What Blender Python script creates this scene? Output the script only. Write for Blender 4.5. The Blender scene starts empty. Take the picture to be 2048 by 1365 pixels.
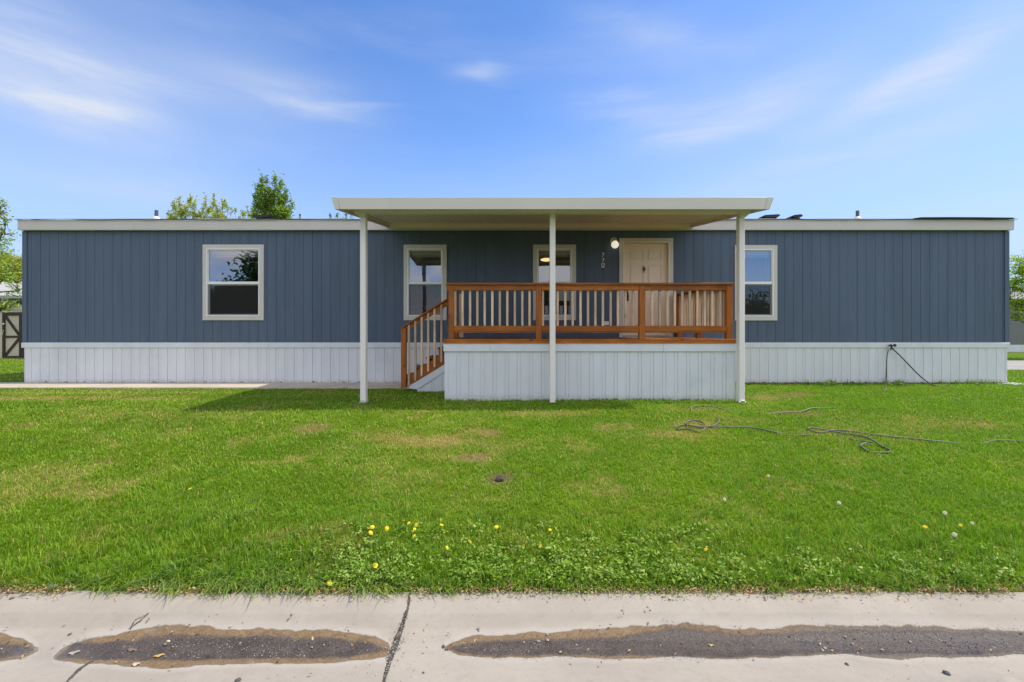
import bpy, math, random
import numpy as np
from mathutils import Vector, Matrix
random.seed(7); rng = np.random.default_rng(11)
R = math.radians
# ------------------------------------------------------------------ camera, sky, sun, exposure
scene = bpy.context.scene
F = 910.2; EYE = 1.2; VX, VY = 1021.0, 661.0            # focal length in photo pixels, eye height, vanishing point
cam = bpy.data.objects.new('camera', bpy.data.cameras.new('camera'))
scene.collection.objects.link(cam); scene.camera = cam
cam.location = (0, 0, EYE); cam.rotation_euler = (R(90), 0, 0)
cam.data.sensor_width = 36; cam.data.lens = F / 2048 * 36
cam.data.shift_x = 3 / 2048; cam.data.shift_y = -21.5 / 2048
cam.data.clip_start = 0.05; cam.data.clip_end = 2000
SUN_EL = 55.5; SUN_AZ = 86.3                            # azimuth clockwise from +Y: sun to the right, a little behind the front wall
scene.view_settings.view_transform = 'Standard'; scene.view_settings.look = 'None'
scene.view_settings.gamma = 1; scene.view_settings.use_curve_mapping = False
scene.view_settings.exposure = 0.70
scene.cycles.max_bounces = 8; scene.cycles.transparent_max_bounces = 12
sl = bpy.data.lights.new('sun', 'SUN'); sl.energy = 2.75; sl.angle = R(0.53); sl.color = (1, .91, .76)
sun = bpy.data.objects.new('sun', sl); scene.collection.objects.link(sun)
sd = Vector((math.sin(R(SUN_AZ)) * math.cos(R(SUN_EL)), math.cos(R(SUN_AZ)) * math.cos(R(SUN_EL)), math.sin(R(SUN_EL))))
sun.rotation_euler = sd.to_track_quat('Z', 'Y').to_euler(); sun.location = (20, 5, 30)


class NT:
    """tiny node-tree writer"""
    def __init__(s, tree):
        s.t = tree; tree.nodes.clear()
    def n(s, typ, **kw):
        nd = s.t.nodes.new(typ)
        for k, v in kw.items():
            if k == 'ins':
                for kk, vv in v.items():
                    if isinstance(vv, bpy.types.NodeSocket): s.t.links.new(vv, nd.inputs[kk])
                    else: nd.inputs[kk].default_value = vv
            else: setattr(nd, k, v)
        return nd
    def m(s, op, a, b=0.0, c=0.0, clamp=False):
        nd = s.t.nodes.new('ShaderNodeMath'); nd.operation = op; nd.use_clamp = clamp
        for i, v in enumerate((a, b, c)):
            if isinstance(v, bpy.types.NodeSocket): s.t.links.new(v, nd.inputs[i])
            else: nd.inputs[i].default_value = v
        return nd.outputs[0]
    def mix(s, f, a, b, blend='MIX'):
        nd = s.t.nodes.new('ShaderNodeMix'); nd.data_type = 'RGBA'; nd.blend_type = blend
        for k, v in ((0, f), (6, a), (7, b)):
            if isinstance(v, bpy.types.NodeSocket): s.t.links.new(v, nd.inputs[k])
            else: nd.inputs[k].default_value = v if k == 0 else (*v, 1)[:4]
        return nd.outputs[2]
    def noise(s, vec, scale, detail=4, rough=.55, dist=0):
        nd = s.n('ShaderNodeTexNoise', ins={'Vector': vec, 'Scale': scale, 'Detail': detail, 'Roughness': rough, 'Distortion': dist})
        return nd.outputs['Fac']
    def ramp(s, v, lo, hi, a=0.0, b=1.0):
        nd = s.n('ShaderNodeMapRange', ins={'Value': v, 'From Min': lo, 'From Max': hi, 'To Min': a, 'To Max': b})
        nd.interpolation_type = 'SMOOTHSTEP'
        return nd.outputs[0]
    def vmap(s, vec, sc=(1, 1, 1), loc=(0, 0, 0), rot=(0, 0, 0)):
        return s.n('ShaderNodeMapping', ins={'Vector': vec, 'Scale': sc, 'Location': loc, 'Rotation': rot}).outputs[0]


def px_dir(px, py):
    az = math.atan2(px - VX, F); el = math.atan2(VY - py, math.hypot(F, px - VX))
    return az, el


world = bpy.data.worlds.new('World'); scene.world = world; world.use_nodes = True
w = NT(world.node_tree)
sky = w.n('ShaderNodeTexSky', sky_type='NISHITA', sun_disc=False, sun_elevation=R(SUN_EL), sun_rotation=R(SUN_AZ),
          altitude=1400, air_density=1.0, dust_density=.6, ozone_density=3.0)
tc = w.n('ShaderNodeTexCoord'); sep = w.n('ShaderNodeSeparateXYZ', ins={0: tc.outputs['Generated']})
x, y, z = sep.outputs
azim = w.m('ARCTAN2', x, y); elev = w.m('ARCSINE', z)
cv = w.n('ShaderNodeCombineXYZ', ins={0: azim, 1: elev, 2: 0.0}).outputs[0]
warp = w.noise(w.vmap(cv, (2.0, 5.0, 1)), 1.6, 3, .5)
warp2 = w.m('MULTIPLY', w.m('SUBTRACT', warp, .5), .5)
cloud = None
for (px, py, sx, sy, tilt, amt) in [
        (50, 190, 230, 40, .10, .55), (190, 216, 130, 26, .0, .5), (90, 110, 230, 80, .35, .5), (300, 150, 150, 34, -.15, .35),
        (610, 205, 120, 16, .06, .6), (720, 213, 70, 6, -.06, .35), (560, 150, 120, 16, .0, .3), (960, 148, 50, 10, .03, .6),
        (1440, 232, 190, 36, -.12, .6), (1780, 190, 170, 26, -.25, .55), (1240, 215, 110, 26, .1, .35), (1650, 330, 330, 36, -.1, .4),
        (1950, 110, 120, 60, -.5, .35), (1300, 60, 150, 22, .3, .22), (250, 360, 260, 30, .0, .25), (1900, 470, 240, 60, .0, .55)]:
    a0, e0 = px_dir(px, py); sa = sx / F * math.cos(a0) ** 2; se = sy / F * math.cos(a0)
    da = w.m('SUBTRACT', azim, a0)
    de = w.m('SUBTRACT', w.m('SUBTRACT', w.m('ADD', elev, w.m('MULTIPLY', warp2, .16)), e0), w.m('MULTIPLY', da, -tilt))
    q = w.m('ADD', w.m('POWER', w.m('DIVIDE', w.m('ABSOLUTE', da), sa), 2), w.m('POWER', w.m('DIVIDE', w.m('ABSOLUTE', de), se), 2))
    g = w.m('MULTIPLY', w.m('EXPONENT', w.m('MULTIPLY', q, -1)), amt)
    cloud = g if cloud is None else w.m('ADD', cloud, g)
wisp = w.noise(w.vmap(cv, (2.2, 13, 1), (0, 0, 0), (0, 0, R(6))), 1.7, 7, .6, .6)
wisp = w.ramp(wisp, .22, .86)
veil = w.ramp(w.noise(w.vmap(cv, (1.2, 5.0, 1), (3, 1, 0), (0, 0, R(-8))), 1.5, 5, .55, .4), .42, .85, 0, .30)
front = w.ramp(y, -.1, .15)
soft = None
for (px, py, sx, sy, amt) in ((90, 140, 290, 150, .30), (1750, 230, 480, 150, .26), (560, 190, 200, 70, .14), (1950, 80, 260, 110, .16), (1300, 90, 180, 60, .10)):
    a0, e0 = px_dir(px, py)
    q = w.m('ADD', w.m('POWER', w.m('DIVIDE', w.m('ABSOLUTE', w.m('SUBTRACT', azim, a0)), sx / F), 2), w.m('POWER', w.m('DIVIDE', w.m('ABSOLUTE', w.m('SUBTRACT', elev, e0)), sy / F), 2))
    g = w.m('MULTIPLY', w.m('EXPONENT', w.m('MULTIPLY', q, -1)), amt); soft = g if soft is None else w.m('ADD', soft, g)
soft = w.m('MULTIPLY', soft, w.ramp(warp, .1, .8, .55, 1.2))
cl_front = w.m('MULTIPLY', w.m('ADD', soft, w.m('ADD', w.m('MULTIPLY', cloud, w.m('ADD', w.m('MULTIPLY', wisp, .9), .25)), w.m('MULTIPLY', veil, .5))), front)
# unseen street-side clouds, brightened as warm fill for the shaded front; mirrored in the glass
heap = w.ramp(w.noise(w.vmap(tc.outputs['Generated'], (1, 1, 2.2), (2.1, .3, 0)), 2.3, 8, .60), .40, .56, 0, .92)
gap = w.m('ADD', w.m('POWER', w.m('DIVIDE', w.m('ABSOLUTE', w.m('SUBTRACT', azim, 2.63)), .10), 2), w.m('POWER', w.m('DIVIDE', w.m('ABSOLUTE', w.m('SUBTRACT', elev, .145)), .045), 2))
heap = w.m('MULTIPLY', heap, w.m('SUBTRACT', 1.0, w.m('EXPONENT', w.m('MULTIPLY', gap, -1.0))))
cl = w.m('ADD', cl_front, w.m('MULTIPLY', heap, w.m('SUBTRACT', 1.0, front)), clamp=True)
low = w.ramp(elev, 0.0, .62, 1, 0)
skyc = w.n('ShaderNodeHueSaturation', ins={'Color': sky.outputs[0], 'Saturation': 1.12, 'Value': 1.0, 'Hue': .5, 'Fac': 1.0}).outputs[0]
skyc = w.mix(1.0, skyc, (.97, 1.02, 1.16), 'MULTIPLY')
hz = w.ramp(elev, -.02, .46, 1, 0)
skyc = w.mix(w.m('MULTIPLY', hz, w.m('ADD', w.m('MULTIPLY', front, .77), .15)), skyc, (2.2, 2.85, 4.0))
clc = w.mix(front, (6.4, 6.0, 5.7), (3.1, 3.42, 4.05))
skyc = w.mix(cl, skyc, clc)
bg = w.n('ShaderNodeBackground', ins={'Color': skyc, 'Strength': .14})
w.t.links.new(bg.outputs[0], w.n('ShaderNodeOutputWorld').inputs[0])

# ------------------------------------------------------------------ helpers
col = scene.collection
def link(o, parent=None):
    col.objects.link(o)
    if parent is not None: o.parent = parent
    return o
def tag(o, label=None, cat=None, group=None, kind=None):
    for k, v in (('label', label), ('category', cat), ('group', group), ('kind', kind)):
        if v: o[k] = v
    return o
def empty(name, loc, label, cat, group=None):
    o = bpy.data.objects.new(name, None); o.empty_display_size = .2; link(o); o.location = loc
    return tag(o, label, cat, group)
def at(px, py, Y):
    return Vector(((px - VX) * Y / F, Y, EYE - (py - VY) * Y / F))


def wloc(o):
    v = Vector((0, 0, 0))
    while o is not None: v = v + o.location; o = o.parent
    return v


class MB:
    def __init__(s): s.v = []; s.f = []
    def add(s, vs, fs):
        b = len(s.v); s.v += [tuple(p) for p in vs]; s.f += [tuple(i + b for i in q) for q in fs]; return s
    def box(s, x0, x1, y0, y1, z0, z1):
        return s.add([(x0, y0, z0), (x1, y0, z0), (x1, y1, z0), (x0, y1, z0), (x0, y0, z1), (x1, y0, z1), (x1, y1, z1), (x0, y1, z1)],
                     [(0, 3, 2, 1), (4, 5, 6, 7), (0, 1, 5, 4), (1, 2, 6, 5), (2, 3, 7, 6), (3, 0, 4, 7)])
    def quad(s, a, b, c, d): return s.add([a, b, c, d], [(0, 1, 2, 3)])
    def prism(s, poly, axis, a0, a1):
        """poly: 2-D outline; axis 'y' -> (x,z) outline, 'x' -> (y,z), 'z' -> (x,y)"""
        def P(p, a): return {'y': (p[0], a, p[1]), 'x': (a, p[0], p[1]), 'z': (p[0], p[1], a)}[axis]
        n = len(poly); vs = [P(p, a0) for p in poly] + [P(p, a1) for p in poly]
        fs = [tuple(range(n)), tuple(range(2 * n - 1, n - 1, -1))] + [(i, i + n, (i + 1) % n + n, (i + 1) % n) for i in range(n)]
        return s.add(vs, fs)
    def tube(s, pts, rad, n=8, caps=True):
        pts = [Vector(p) for p in pts]
        if not hasattr(rad, '__len__'): rad = [rad] * len(pts)
        rings = []; up = Vector((0, 0, 1)); last = None
        for i, p in enumerate(pts):
            d = (pts[min(i + 1, len(pts) - 1)] - pts[max(i - 1, 0)]).normalized()
            if last is None:
                a = d.cross(up if abs(d.z) < .9 else Vector((1, 0, 0))).normalized()
            else:
                a = (last - d * last.dot(d)).normalized()
            last = a; b = d.cross(a)
            rings.append([p + (a * math.cos(t) + b * math.sin(t)) * rad[i] for t in [2 * math.pi * k / n for k in range(n)]])
        vs = [q for r in rings for q in r]; fs = []
        for i in range(len(pts) - 1):
            for k in range(n):
                fs.append((i * n + k, i * n + (k + 1) % n, (i + 1) * n + (k + 1) % n, (i + 1) * n + k))
        if caps: fs.append(tuple(range(n - 1, -1, -1))); fs.append(tuple((len(pts) - 1) * n + k for k in range(n)))
        return s.add(vs, fs)
    def ball(s, c, r, sc=(1, 1, 1), n=12, m=8, jit=0):
        vs = []; fs = []
        for i in range(m + 1):
            th = math.pi * i / m
            for k in range(n):
                ph = 2 * math.pi * k / n; j = 1 + random.uniform(-jit, jit)
                vs.append((c[0] + r * j * sc[0] * math.sin(th) * math.cos(ph), c[1] + r * j * sc[1] * math.sin(th) * math.sin(ph), c[2] + r * j * sc[2] * math.cos(th)))
        for i in range(m):
            for k in range(n):
                fs.append((i * n + k, (i + 1) * n + k, (i + 1) * n + (k + 1) % n, i * n + (k + 1) % n))
        return s.add(vs, fs)
    def relief(s, xs, zs, depth, P, eps=1e-6):
        """stepped panel: depth(xc, zc) -> metres out of the base plane, None = hole. P(x, z, d) -> point"""
        xs = sorted(xs); zs = sorted(zs)
        xs = [xs[0]] + [b for a, b in zip(xs, xs[1:]) if b - a > eps]; zs = [zs[0]] + [b for a, b in zip(zs, zs[1:]) if b - a > eps]
        D = [[depth((xs[i] + xs[i + 1]) / 2, (zs[j] + zs[j + 1]) / 2) for j in range(len(zs) - 1)] for i in range(len(xs) - 1)]
        for i in range(len(xs) - 1):
            for j in range(len(zs) - 1):
                d = D[i][j]
                if d is not None:
                    s.quad(P(xs[i], zs[j], d), P(xs[i + 1], zs[j], d), P(xs[i + 1], zs[j + 1], d), P(xs[i], zs[j + 1], d))
                if i + 1 < len(xs) - 1:
                    e = D[i + 1][j]
                    if d is not None and e is not None and abs(d - e) > 1e-5:
                        s.quad(P(xs[i + 1], zs[j], d), P(xs[i + 1], zs[j], e), P(xs[i + 1], zs[j + 1], e), P(xs[i + 1], zs[j + 1], d))
                if j + 1 < len(zs) - 1:
                    e = D[i][j + 1]
                    if d is not None and e is not None and abs(d - e) > 1e-5:
                        s.quad(P(xs[i], zs[j + 1], d), P(xs[i + 1], zs[j + 1], d), P(xs[i + 1], zs[j + 1], e), P(xs[i], zs[j + 1], e))
        return s
    def build(s, name, m, parent=None, bevel=0, smooth=False, label=None):
        me = bpy.data.meshes.new(name); vs = s.v
        if parent is not None:
            off = wloc(parent); vs = [(a - off.x, b - off.y, c - off.z) for a, b, c in vs]
        me.from_pydata(vs, [], s.f); me.materials.append(m); me.update()
        if smooth: me.shade_smooth()
        o = bpy.data.objects.new(name, me); link(o, parent)
        if bevel:
            b = o.modifiers.new('bevel', 'BEVEL'); b.width = bevel; b.segments = 1; b.limit_method = 'ANGLE'; b.angle_limit = R(40)
        if label: o['label'] = label
        return o

def newmat(name):
    m = bpy.data.materials.new(name); m.use_nodes = True; return m, NT(m.node_tree)
def fin(t, bsdf, bump=None, dist=.01):
    if bump is not None:
        for (h, st, d) in bump:
            prev = bsdf.inputs['Normal'].links[0].from_socket if bsdf.inputs['Normal'].links else None
            b = t.n('ShaderNodeBump', ins={'Height': h, 'Strength': st, 'Distance': d})
            if prev: t.t.links.new(prev, b.inputs['Normal'])
            t.t.links.new(b.outputs[0], bsdf.inputs['Normal'])
    t.t.links.new(bsdf.outputs[0], t.n('ShaderNodeOutputMaterial').inputs[0])
def simple(name, c, rough=.5, var=.06, nscale=3, bump=0, bscale=60, metal=0, spec=.5, dirt=None, streak=None):
    m, t = newmat(name); tc = t.n('ShaderNodeTexCoord').outputs['Object']
    n1 = t.noise(t.vmap(tc, (1, 1, 1) if not streak else streak), nscale, 6, .6)
    c1 = tuple(v * (1 - var) for v in c); c2 = tuple(min(1, v * (1 + var)) for v in c)
    cc = t.mix(t.ramp(n1, .3, .7), c1, c2)
    if dirt:
        n2 = t.noise(tc, dirt[0], 8, .65); cc = t.mix(t.m('MULTIPLY', t.ramp(n2, .52, .75), dirt[2]), cc, dirt[1])
    b = t.n('ShaderNodeBsdfPrincipled', ins={'Base Color': cc, 'Roughness': rough, 'Metallic': metal, 'Specular IOR Level': spec})
    fin(t, b, [(t.noise(tc, bscale, 4, .6), bump, .004)] if bump else None)
    return m
def wood(name, ca, cb, axis, rough=.6, knots=True):
    m, t = newmat(name); tc = t.n('ShaderNodeTexCoord').outputs['Object']
    rnd = t.n('ShaderNodeObjectInfo').outputs['Random']
    off = t.n('ShaderNodeCombineXYZ', ins={0: t.m('MULTIPLY', rnd, 31.0), 1: t.m('MULTIPLY', rnd, 17.0), 2: t.m('MULTIPLY', rnd, 7.0)}).outputs[0]
    v = t.n('ShaderNodeVectorMath', operation='ADD', ins={0: tc, 1: off}).outputs[0]
    sc = {'x': (1.2, 22, 22), 'y': (22, 1.2, 22), 'z': (22, 22, 1.2)}[axis]
    g = t.noise(t.vmap(v, sc), 3, 6, .65, .5); g2 = t.noise(v, 2.5, 3, .5)
    cc = t.mix(t.ramp(g, .3, .72), ca, cb)
    cc = t.mix(1.0, cc, t.mix(t.ramp(g2, .3, .7), (.82, .82, .82), (1.1, 1.08, 1.05)), 'MULTIPLY')
    cc = t.mix(1.0, cc, t.mix(rnd, (.76, .76, .78), (1.16, 1.12, 1.06)), 'MULTIPLY')
    if knots:
        ks = {'x': (.45, 1, 1), 'y': (1, .45, 1), 'z': (1, 1, .45)}[axis]
        vo = t.n('ShaderNodeTexVoronoi', ins={'Vector': t.vmap(v, ks), 'Scale': 7.0, 'Randomness': 1.0}).outputs['Distance']
        cc = t.mix(t.ramp(vo, .06, .13, .85, 0), cc, tuple(c * .3 for c in ca))
    b = t.n('ShaderNodeBsdfPrincipled', ins={'Base Color': cc, 'Roughness': rough, 'Specular IOR Level': .35})
    fin(t, b, [(g, .5, .003)])
    return m
def leafmat(name, attr=True, c=(.1, .2, .03), trans=.35, rough=.5):
    m, t = newmat(name)
    cc = t.n('ShaderNodeVertexColor', layer_name='tint').outputs[0] if attr else t.n('ShaderNodeRGB').outputs[0]
    b = t.n('ShaderNodeBsdfPrincipled', ins={'Base Color': cc, 'Roughness': rough, 'Specular IOR Level': .3})
    tr = t.n('ShaderNodeBsdfTranslucent', ins={'Color': t.mix(1.0, cc, (1.15, 1.25, .6), 'MULTIPLY')})
    mx = t.n('ShaderNodeMixShader', ins={0: trans, 1: b.outputs[0], 2: tr.outputs[0]})
    t.t.links.new(mx.outputs[0], t.n('ShaderNodeOutputMaterial').inputs[0])
    return m

# ------------------------------------------------------------------ materials
WALL = simple('blue_siding_paint', (.090, .124, .184), .62, .08, .8, .25, 90, spec=.3, streak=(6, 6, .35), dirt=(1.1, (.115, .14, .185), .5))
TRIM = simple('trim_paint', (.60, .565, .53), .55, .03, 2, .1, 80, spec=.3)
SKIRT = simple('white_skirting', (.69, .705, .75), .42, .03, 1.5, .03, 30, spec=.4, streak=(2, 2, .6), dirt=(.9, (.42, .5, .58), .35))
COVER = simple('almond_aluminium', (.83, .775, .745), .4, .02, 1.5, .02, 30, spec=.45)
PAN = simple('cream_pan_aluminium', (.84, .71, .61), .42, .02, 1.5, .02, 30, spec=.4)
VINYL = simple('white_vinyl', (.80, .80, .79), .35, .02)
STAINX = wood('stained_wood_x', (.27, .078, .010), (.47, .155, .022), 'x')
STAINY = wood('stained_wood_y', (.27, .078, .010), (.47, .155, .022), 'y')
STAINZ = wood('stained_wood_z', (.26, .075, .010), (.44, .145, .020), 'z')
RAWZ = wood('raw_wood_z', (.60, .42, .28), (.78, .59, .43), 'z')
DOORM = simple('cream_door_paint', (.82, .67, .53), .45, .02, 1.5)
BLACK = simple('black_metal', (.02, .02, .022), .4, .1)
PEWTER = simple('pewter', (.16, .13, .10), .35, .2, 30, metal=.7)
CHROME = simple('pale_metal', (.6, .6, .6), .3, .05, metal=.9)
DARK = simple('dark_interior', (.10, .10, .10), .8, .05)
BLIND = simple('blind_plastic', (.62, .60, .56), .5, .03)
SHINGLE = simple('roof_shingles', (.16, .155, .145), .9, .3, 9, .7, 50, dirt=(4, (.26, .24, .2), .6))
def concrete(name, c, spot=.5):
    m, t = newmat(name); tc = t.n('ShaderNodeTexCoord').outputs['Object']
    n1 = t.noise(tc, 1.3, 5, .6); n2 = t.noise(tc, 24, 6, .65); n3 = t.noise(tc, 260, 2, .6)
    cc = t.mix(t.ramp(n1, .3, .7), tuple(v * .88 for v in c), tuple(v * 1.08 for v in c))
    cc = t.mix(t.m('MULTIPLY', t.ramp(n2, .5, .75), .35), cc, tuple(v * .7 for v in c))
    cc = t.mix(t.m('MULTIPLY', t.ramp(n3, .60, .72), spot), cc, tuple(v * .5 for v in c))
    b = t.n('ShaderNodeBsdfPrincipled', ins={'Base Color': cc, 'Roughness': .85, 'Specular IOR Level': .3})
    fin(t, b, [(n2, .25, .004), (n3, .3, .001)]); return m
CONC = concrete('concrete', (.50, .44, .36))

mg, t = newmat('window_glass')
gl = t.n('ShaderNodeBsdfGlossy', ins={'Color': (.86, .9, 1, 1), 'Roughness': .004})
tc = t.n('ShaderNodeTexCoord').outputs['Object']
bp = t.n('ShaderNodeBump', ins={'Height': t.noise(tc, 2.2, 2, .4), 'Strength': .05, 'Distance': .03})
t.t.links.new(bp.outputs[0], gl.inputs['Normal'])
tr = t.n('ShaderNodeBsdfTransparent', ins={'Color': (.72, .74, .74, 1)})
fr = t.m('ADD', t.n('ShaderNodeFresnel', ins={'IOR': 1.5}).outputs[0], .20)
t.t.links.new(t.n('ShaderNodeMixShader', ins={0: fr, 1: tr.outputs[0], 2: gl.outputs[0]}).outputs[0], t.n('ShaderNodeOutputMaterial').inputs[0])
GLASS = mg
ms, t = newmat('insect_screen')
tr = t.n('ShaderNodeBsdfTransparent', ins={'Color': (1, 1, 1, 1)}); df = t.n('ShaderNodeBsdfDiffuse', ins={'Color': (.045, .045, .045, 1)})
t.t.links.new(t.n('ShaderNodeMixShader', ins={0: .52, 1: tr.outputs[0], 2: df.outputs[0]}).outputs[0], t.n('ShaderNodeOutputMaterial').inputs[0])
SCREEN = ms
def emit(name, c, s):
    m, t = newmat(name); b = t.n('ShaderNodeBsdfPrincipled', ins={'Base Color': (.85, .83, .75, 1), 'Roughness': .25, 'Emission Color': (*c, 1), 'Emission Strength': s})
    fin(t, b); return m
GLOBE = emit('lit_globe', (1, .93, .72), .42)
LAMPIN = emit('lit_bowl', (1, .70, .32), 1.2)

def panel_tone(m, width, amt):
    t = NT.__new__(NT); t.t = m.node_tree; b = next(n for n in t.t.nodes if n.type == 'BSDF_PRINCIPLED'); tc = t.n('ShaderNodeTexCoord').outputs['Object']
    xx = t.m('FLOOR', t.m('DIVIDE', t.n('ShaderNodeSeparateXYZ', ins={0: tc}).outputs[0], width)); wn = t.n('ShaderNodeTexWhiteNoise', noise_dimensions='1D', ins={'W': xx}).outputs['Value']
    old = b.inputs['Base Color'].links[0].from_socket; t.t.links.new(t.mix(1.0, old, t.mix(wn, (1 - amt,) * 3, (1 + amt,) * 3), 'MULTIPLY'), b.inputs['Base Color'])
panel_tone(WALL, 1.2192, .045); panel_tone(SKIRT, .609, .03)
# ------------------------------------------------------------------ terrain
def smooth(a, b, v):
    q = np.clip((v - a) / (b - a), 0, 1); return q * q * (3 - 2 * q)
def gz(X, Y):
    X = np.asarray(X, float); Y = np.asarray(Y, float)
    z = -.335 * (1 - smooth(1.2, 7.0, Y)) * 1.0
    z = np.interp(Y, [2.68, 3.2, 4.2, 5.5, 6.8, 8, 1e4], [-.352, -.30, -.205, -.09, -.015, 0, 0])
    z = z + .012 * np.sin(X * 1.3 + Y * .7) * smooth(3, 4, Y) * (1 - smooth(6.5, 9.0, Y)) + .010 * np.sin(X * .5 - Y * 1.9 + 1) * smooth(3, 4, Y) * (1 - smooth(6.5, 8, Y))
    z = z + .07 * smooth(8.0, 9.0, Y) * smooth(-.6, -1.6, X) * (1 - smooth(9.9, 11, Y)) * 0
    back = np.interp(Y, [-14, -10, -9, 2.3, 2.66], [-.45, -.55, -.8, -.8, -.5])
    return np.where(Y < 2.67, back, z)
def ground_at(px, py):
    Y = 6.0
    for _ in range(40):
        Xw = (px - VX) * Y / F; Y = .5 * Y + .5 * F * (EYE - float(gz(Xw, Y))) / (py - VY)
    return Vector(((px - VX) * Y / F, Y, float(gz((px - VX) * Y / F, Y))))
WY = 10.19                                   # plane of the front wall
XL, XR = at(47, 0, WY).x, at(2016, 0, WY).x
DX0, DX1, DY = -1.128, 3.846, 7.78           # deck footprint
def mesh_from_np(name, V, quads=None, m=None, smooth_=True, tris=None):
    me = bpy.data.meshes.new(name)
    me.vertices.add(len(V)); me.vertices.foreach_set('co', np.asarray(V, np.float32).ravel())
    idx = []; tot = []
    if quads is not None and len(quads): idx.append(np.asarray(quads).ravel()); tot.append(np.full(len(quads), 4))
    if tris is not None and len(tris): idx.append(np.asarray(tris).ravel()); tot.append(np.full(len(tris), 3))
    idx = np.concatenate(idx).astype(np.int32); tot = np.concatenate(tot).astype(np.int32)
    me.loops.add(len(idx)); me.loops.foreach_set('vertex_index', idx)
    me.polygons.add(len(tot)); st = np.concatenate([[0], np.cumsum(tot)[:-1]]).astype(np.int32)
    me.polygons.foreach_set('loop_start', st); me.polygons.foreach_set('loop_total', tot)
    if smooth_: me.polygons.foreach_set('use_smooth', np.ones(len(tot), bool))
    me.update(calc_edges=True)
    if m: me.materials.append(m)
    return me
def grid(name, xs, ys, zf, m):
    Xg, Yg = np.meshgrid(xs, ys, indexing='ij'); V = np.stack([Xg, Yg, zf(Xg, Yg)], -1).reshape(-1, 3)
    nx, ny = len(xs), len(ys); i, j = np.meshgrid(np.arange(nx - 1), np.arange(ny - 1), indexing='ij'); a = (i * ny + j).ravel()
    return mesh_from_np(name, V, np.stack([a, a + ny, a + ny + 1, a + 1], 1), m), Xg, Yg

# dry and bare patches of the lawn: (px, py, rx m, ry m, dryness, bareness)
PATCH = [(870, 882, .42, .16, .8, .2), (760, 872, .22, .18, .6, .0), (945, 916, .24, .11, .8, .6), (965, 866, .25, .12, .7, .55), (1000, 890, .35, .14, .4, .1),
         (620, 858, .18, .2, .6, .5), (1230, 856, .2, .15, .6, .45), (1385, 850, .3, .15, .6, .1), (1345, 872, .4, .16, .55, 0), (1090, 828, .6, .12, .5, .2),
         (60, 797, 1.1, .16, .8, .2), (270, 798, .9, .14, .7, .2), (160, 786, 1.6, .14, .55, .1), (370, 786, .8, .10, .5, .1), (640, 788, .5, .12, .3, .2),
         (1575, 790, .4, .18, .6, .7), (1605, 826, .42, .12, .5, .8), (1400, 820, .4, .1, .5, .35), (1530, 796, .4, .2, .55, .2), (365, 862, .25, .15, .4, 0),
         (910, 1004, .09, .10, .5, .9), (1000, 958, .12, .10, .3, .8), (1215, 985, .14, .08, .6, .3), (1155, 975, .10, .08, .6, .2), (710, 1122, .10, .05, .3, .95),
         (560, 1072, .12, .07, .6, .5), (620, 1065, .16, .05, .5, .4), (1030, 1090, .1, .1, .4, .3), (1700, 868, .6, .25, .35, 0), (1850, 850, .7, .3, .3, 0),
         (1930, 850, .5, .1, .5, .1), (80, 950, .3, .25, .35, 0), (160, 940, .2, .2, .35, 0), (300, 830, 1.0, .3, .3, 0), (1480, 840, .4, .1, .3, .1), (800, 940, .5, .3, .25, 0)]
PW = []
for (px, py, rx, ry, dr, br) in PATCH:
    g_ = ground_at(px, py); PW.append((g_.x, g_.y, rx, ry, dr, br))
def vnoise(X, Y, s, seed=0):
    """smooth value noise 0..1"""
    X = np.asarray(X) * s; Y = np.asarray(Y) * s; xi = np.floor(X).astype(int); yi = np.floor(Y).astype(int); fx = X - xi; fy = Y - yi
    fx = fx * fx * (3 - 2 * fx); fy = fy * fy * (3 - 2 * fy)
    def h(a, b):
        n = (a * 374761393 + b * 668265263 + seed * 974711) & 0x7fffffff; n = ((n ^ (n >> 13)) * 1274126177) & 0x7fffffff
        return ((n ^ (n >> 16)) & 0xffff) / 65535.0
    return (h(xi, yi) * (1 - fx) + h(xi + 1, yi) * fx) * (1 - fy) + (h(xi, yi + 1) * (1 - fx) + h(xi + 1, yi + 1) * fx) * fy
def fbm(X, Y, s, seed=0):
    return (vnoise(X, Y, s, seed) + .5 * vnoise(X, Y, s * 2.1, seed + 1) + .25 * vnoise(X, Y, s * 4.3, seed + 2)) / 1.75
def dryness(X, Y):
    d = np.zeros_like(X); b = np.zeros_like(X); n = fbm(X, Y, 5, 5) * 1.1
    for (cx, cy, rx, ry, dr, br) in PW:
        q = np.exp(-((X - cx) / (rx * 1.1)) ** 2 - ((Y - cy) / (ry * 1.35)) ** 2); q = np.clip(q * 1.5 * (n * 2.2 - .45), 0, 1)
        d = np.maximum(d, q * dr); b = np.maximum(b, q * q * br * .75)
    hx = fbm(X, Y, 1.7, 55) * .6 + fbm(X, Y, 6, 57) * .4
    d = np.maximum(d, np.clip((hx - .56) * 2.2, 0, .38) * np.clip(1.15 - X * .12, .3, 1.3))
    return d, b

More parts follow.
